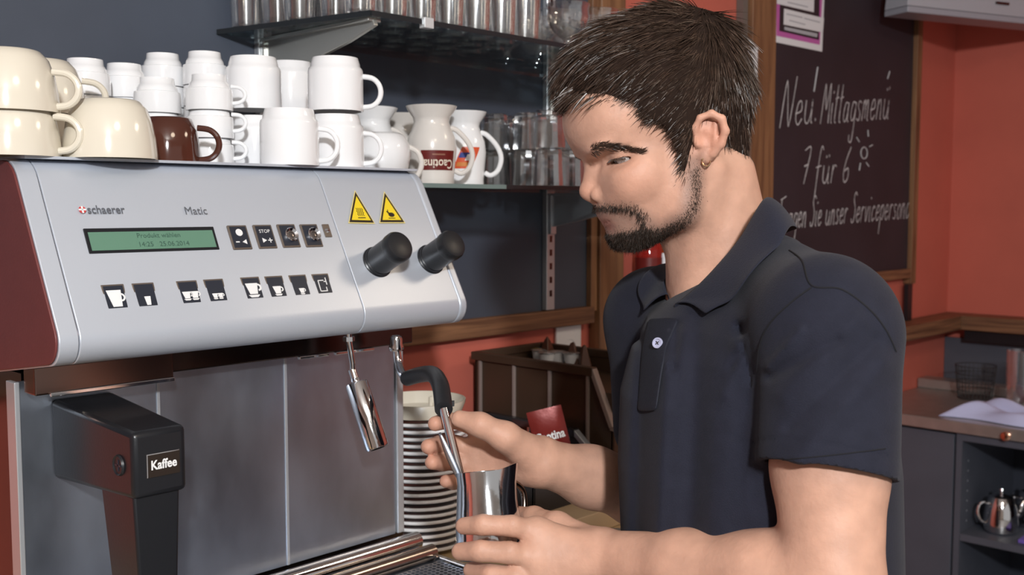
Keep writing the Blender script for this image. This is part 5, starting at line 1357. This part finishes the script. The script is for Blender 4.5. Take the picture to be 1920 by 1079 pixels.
def extra(poly, n, ln, rad, soft):
    p_, n_ = sample(BV, BFc, n, lambda c: np.clip(0.5-poly_sd(to2d(c), poly)/soft, 0, 1)*(((c-H0) @ HFp) > -0.06)*((c-H0) @ HUp < -0.01))
    d_ = HFp*0.2-HUp*0.9; d_ = d_-n_*(n_ @ d_)[:, None]; d_ = d_*0.8+n_*0.5+rng.normal(size=p_.shape)*0.25
    strands('beard', p_-n_*0.0004, d_, ln*rng.uniform(0.7, 1.3, n), rad, MATS['beard_hair'], person, 2)
extra(mo_poly, 550, 0.0040, 0.00028, 0.002)
extra(beard_poly, 3000, 0.0016, 0.00022, 0.016)
brow = [(1108, 281), (1128, 274), (1155, 275), (1182, 280), (1204, 287)]
for far in (0, 1):
    R0, D0 = [], []
    for i in range(430):
        f = rng.random()*(len(brow)-1.001); k = int(f); w = f-k
        u = brow[k][0]*(1-w)+brow[k+1][0]*w; v = brow[k][1]*(1-w)+brow[k+1][1]*w+rng.normal()*4.0*(1-0.5*f/4)
        p, nn = hit(body_bvh, u, v)
        if p is None or np.dot(p-H0, HL) < 0.004: continue
        p = p+nn*0.0006; d = -HF*0.8+HUp*0.20+nn*0.42+rng.normal(size=3)*0.12; d = d+nn*max(0, 0.2-np.dot(d, nn))
        if far: p = mir(p); d = d-2*np.dot(d, HL)*HL; 
        R0.append(p); D0.append(d)
    strands('eyebrow', np.array(R0), np.array(D0), rng.uniform(0.005, 0.009, len(R0)), 0.00035, M_hair, person, 3)
for e in (EYE, mir(EYE)):
    R0, D0 = [], []
    sl = HL if e is EYE else -HL
    for i in range(46):
        th = math.radians(-35+115*i/45); o_ = HFp*math.cos(th)+sl*math.sin(th)
        R0.append(e+o_*0.0140+HUp*(0.0006-0.0022*max(0, (i-30)/15.0))); D0.append(o_*0.9-HUp*0.45)
    strands('eyelash', np.array(R0), np.array(D0), rng.uniform(0.004, 0.0062, 46), 0.00042, M_hair, person, 3)
# earring
ec = Q(1324, 303, 0.0765)
part('earring', MB().tube([ec+HF*0.0045*math.cos(t)+ZUP*0.0052*math.sin(t) for t in np.linspace(0, 2*math.pi, 17)], 0.0010, 8), M_gold, person)

# ---- polo shirt
T = Sculpt()
TT = [(480, 1440, 0.015, 0.02), (520, 1432, 0.052, 0.070), (570, 1424, 0.092, 0.115), (610, 1416, 0.110, 0.140), (660, 1410, 0.124, 0.153), (740, 1410, 0.138, 0.157), (870, 1416, 0.146, 0.156), (1100, 1424, 0.146, 0.152), (1330, 1420, 0.142, 0.150)]
tz = np.array([PD(u, v, 1.13)[2] for v, u, a_, b2 in TT])[::-1]; tc_ = np.array([PD(u, v, 1.13) for v, u, a_, b2 in TT])[::-1]
ta = np.array([q[2] for q in TT])[::-1]; tb = np.array([q[3] for q in TT])[::-1]
def torso(P):
    z = P[:, 2]; cx_ = np.interp(z, tz, tc_[:, 0]); cy_ = np.interp(z, tz, tc_[:, 1]); a_ = np.interp(z, tz, ta); b2 = np.interp(z, tz, tb)
    R_ = np.stack([P[:, 0]-cx_, P[:, 1]-cy_, 0*z], 1); f = R_ @ BF; l = R_ @ BL
    k0 = np.sqrt((f/a_)**2+(l/b2)**2); k1 = np.sqrt((f/a_**2)**2+(l/b2**2)**2)+1e-6
    return np.maximum(np.maximum(k0*(k0-1)/k1*0.9, z-tz[-1]), tz[0]-z)
HEM = PD(1550, 884, 0.945); SLT = PD(1556, 640, 0.970)
T.cone(SLT, HEM+(HEM-SLT)*0.2, 0.0640, 0.0625, 0.022)
hn = (HEM-SLT)/np.linalg.norm(HEM-SLT); hn = hn+RT*(-0.09); hn /= np.linalg.norm(hn)
# sleeve ends in an open hem round the arm
def sleeve_cut(P):
    rel = P-HEM; along = rel @ hn; rad = np.linalg.norm(rel-np.outer(along, hn), axis=1); return np.maximum(-along, rad-0.085)
T.func(sleeve_cut, HEM-0.16, HEM+0.16, 's', 0.002)
T.cone(HEM-hn*0.03, HEM+hn*0.05, 0.0545, 0.0560, 0.003, 's')
T.func(torso, tc_.min(0)-0.2, tc_.max(0)+0.2, 'u', 0.02)
T.cone(PD(1548, 612, 0.980), PD(1400, 640, 1.13), 0.056, 0.056, 0.03)
T.cone(PD(1400, 640, 1.13), SH_R, 0.050, 0.052, 0.03)
T.cone(PD(1432, 500, 1.130), PD(1535, 596, 0.990), 0.040, 0.056, 0.03)
T.cone(PD(1372, 565, 1.21), SH_R, 0.034, 0.050, 0.03)
SLr = PD(1235, 800, 1.34)
T.cone(SH_R, SLr, 0.062, 0.058, 0.03)
T.cone(NK0, NK1, 0.059, 0.064, 0.006, 's')
T.cone(Q(1290, 470), Q(1276, 585, 0.0), 0.026, 0.012, 0.01, 's')
# folds
def fold(a_, b2, sig, amp, dmin, dmax):
    a_, b2 = np.array(a_, float), np.array(b2, float)
    def f(P):
        R_ = P-CAM; d_ = R_ @ FW; uv = np.stack([CX+FPX*(R_ @ RT)/d_, CY-FPX*(R_ @ UPV)/d_], 1)
        w = uv-a_; e = b2-a_; t = w @ e/(e @ e); dd_ = np.linalg.norm(w-np.clip(t, 0, 1)[:, None]*e, axis=1)
        m_ = np.clip((d_-dmin)/0.02, 0, 1)*np.clip((dmax-d_)/0.02, 0, 1)
        return -amp*np.exp(-(dd_/sig)**2)*m_
    T.func(f, CAM-9, CAM+9, 'add', 0)
for a_, b2, sg, am in (((1388, 650), (1352, 1100), 24, 0.008), ((1312, 600), (1290, 1100), 26, -0.010), ((1426, 720), (1432, 1100), 15, -0.012), ((1250, 680), (1228, 1100), 16, 0.006), ((1206, 640), (1192, 1100), 15, -0.006),
                       ((1492, 492), (1400, 622), 9, -0.006), ((1470, 520), (1385, 652), 9, 0.006), ((1448, 560), (1372, 690), 9, -0.006), ((1428, 590), (1360, 740), 10, 0.005), ((1386, 615), (1412, 730), 9, -0.008), ((1270, 610), (1262, 690), 9, -0.004)):
    fold(a_, b2, sg, am, 0.985, 1.35)
for a_, b2, sg, am in (((1605, 600), (1470, 740), 20, 0.0035), ((1655, 680), (1500, 860), 20, 0.0035), ((1570, 640), (1445, 705), 12, -0.004), ((1640, 640), (1480, 800), 14, -0.003), ((1500, 620), (1440, 690), 9, 0.004)):
    fold(a_, b2, sg, am, 0.80, 0.990)
# stitched hem groove
gp = HEM-hn*0.0170
def groove(P): al = (P-gp) @ hn; return 0.0011*np.exp(-(al/0.0013)**2)*(np.linalg.norm(P-gp, axis=1) < 0.09)
T.func(groove, gp-0.12, gp+0.12, 'add', 0)
ap = np.concatenate([np.stack([p[1] for p in T.p if p[4] == 'u']), np.stack([p[2] for p in T.p if p[4] == 'u'])])
TV, TF = T.mesh(ap.min(0)-0.01, ap.max(0)+0.01, 0.0032, newton=2)
M_shirt = mat('navy_pique', (0.0140, 0.0152, 0.0265), 0.85, spec=0.25, bump=0.35, bscale=900, sheen=0.05, var=0.10, vscale=60)
shirt = obj('polo_shirt', mesh_from('polo_shirt', TV, TF), M_shirt, person)
tbvh = BVHTree.FromPolygons([tuple(v) for v in TV], [tuple(f) for f in TF])
def seam(pts, r=0.0009, lift=0.0002, name='seam', mm=None):
    P = []
    for q in smooth_path([(u, v, 0) for u, v in pts], 8):
        h, nn = hit(tbvh, q[0], q[1])
        if h is not None: P.append(h+nn*lift)
    if len(P) > 2: part(name, MB().tube(P, r, 6), mm or mat('dark_thread', (0.006, 0.006, 0.009), 0.9), shirt)
seam([(1480, 470), (1504, 490), (1522, 536), (1577, 543), (1627, 578), (1660, 618), (1680, 660)])
seam([(1522, 539), (1483, 568), (1442, 609), (1424, 651), (1420, 697)])
seam([(1434, 866), (1500, 860), (1580, 852), (1660, 842)], 0.0006)
# collar
cs_ = [((1262, 572, 1.118), (1336, 596, 1.060)), ((1300, 540, 1.098), (1384, 562, 1.030)), ((1342, 497, 1.086), (1424, 518, 1.016)), ((1385, 445, 1.084), (1456, 474, 1.022)), ((1428, 374, 1.100), (1480, 428, 1.050)),
       ((1444, 376, 1.160), (1494, 430, 1.140)), ((1425, 400, 1.225), (1470, 440, 1.240)), ((1370, 430, 1.262), (1400, 480, 1.300)), ((1305, 470, 1.262), (1290, 540, 1.310)), ((1266, 500, 1.236), (1215, 556, 1.275)), ((1258, 552, 1.180), (1206, 584, 1.205))]
top = smooth_path([PD(*a_) for a_, b2 in cs_], 6); bot = smooth_path([PD(*b2) for a_, b2 in cs_], 6)
inn = [p-ZUP*0.030+(np.array((NK1[0], NK1[1], p[2]))-p)*0.03 for p in top]
G = [inn, top]+[[t_+(b2-t_)*f+(ZUP*0.006*math.sin(math.pi*f)) for t_, b2 in zip(top, bot)] for f in (0.12, 0.35, 0.6, 0.85, 1.0)]
def push(p, bvh, gap):
    h = bvh.find_nearest(Vector(p)); q, nn = np.array(h[0]), np.array(h[1]); d = np.dot(p-q, nn)
    return q+nn*gap if d < gap and np.linalg.norm(p-q) < 0.06 else p
G = [G[0]]+[[push(push(p, body_bvh, 0.0025), tbvh, 0.0030+0.0012*min(i_, 3)) for p in row] for i_, row in enumerate(G[1:])]
part('collar', MB().grid(G), mat('navy_collar', (0.018, 0.0198, 0.034), 0.85, spec=0.25, bump=0.4, bscale=700, sheen=0.05), shirt, solid=0.0022, sub=1)
# placket and buttons
rows = []
for k in range(12):
    f = k/11; v = 598+175*f; row = []
    for g_ in (0.0, 0.5, 1.0):
        u = np.interp(v, (598, 650, 773), (1216, 1206, 1196))+g_*np.interp(v, (598, 650, 773), (62, 46, 38))
        h, nn = hit(tbvh, u, v)
        row.append((h+nn*0.0018) if h is not None else PD(u, v, 1.12))
    rows.append(row)
part('placket', MB().grid(rows), mat('navy_placket', (0.013, 0.015, 0.025), 0.7, spec=0.35, bump=0.3, bscale=500), shirt, solid=0.002, sub=1)
for u, v in ((1238, 647),):
    h, nn = hit(tbvh, u, v)
    if h is not None:
        n2 = nn*0.5-FWH*0.5-RT*0.15; n2 /= np.linalg.norm(n2); c = h+nn*0.0035
        bt = part('shirt_button', MB().lathe([(0.0, 0.0008), (0.0035, 0.0008), (0.0042, 0.0018), (0.0056, 0.0018), (0.0060, 0.0006), (0.0058, -0.0005), (0.0, -0.0005)], c, n2, 24), M_button, shirt)
        x1 = np.cross(n2, ZUP); x1 /= np.linalg.norm(x1); x2 = np.cross(n2, x1)
        part('thread', MB().tube([c+n2*0.0012-(x1+x2)*0.0016, c+n2*0.0014+(x1+x2)*0.0016], 0.0005, 6).tube([c+n2*0.0012-(x1-x2)*0.0016, c+n2*0.0014+(x1-x2)*0.0016], 0.0005, 6), M_inkblk, bt)

# ---- trousers and shoes (below the frame)
W = Sculpt()
hipc = np.array((BELLY[0], BELLY[1], 0.98))-BF*0.01
W.ell(hipc, (0.112, 0.150, 0.13), BAX, 0.03)
for s_ in (-1, 1):
    a_ = hipc+BL*0.085*s_-ZUP*0.04; kx = a_-ZUP*0.40+BF*0.02; an = np.array((kx[0], kx[1], 0.10))-BF*0.03
    W.chain([a_, kx, an], [0.088, 0.068, 0.055], 0.03)
ap = np.concatenate([np.stack([p[1] for p in W.p]), np.stack([p[2] for p in W.p])])
WV, WF = W.mesh(ap.min(0)-0.01, ap.max(0)+0.01, 0.009, newton=1)
obj('trousers', mesh_from('trousers', WV, WF), mat('black_trousers', (0.02, 0.02, 0.022), 0.8), person)
for s_ in (-1, 1):
    a_ = hipc+BL*0.085*s_-BF*0.01; Z_ = Sculpt(); Z_.cone((a_[0], a_[1], 0.05), np.array((a_[0], a_[1], 0.038))+BF*0.17, 0.048, 0.036, 0.02)
    Z_.func(lambda P: 0.003-P[:, 2], np.array((a_[0]-0.4, a_[1]-0.4, -0.1)), np.array((a_[0]+0.4, a_[1]+0.4, 0.2)), 'i', 0.004)
    ZV, ZF = Z_.mesh(np.array((a_[0]-0.3, a_[1]-0.3, -0.02)), np.array((a_[0]+0.3, a_[1]+0.3, 0.14)), 0.008, newton=1)
    obj('shoe', mesh_from('shoe', ZV, ZF), M_black, person)
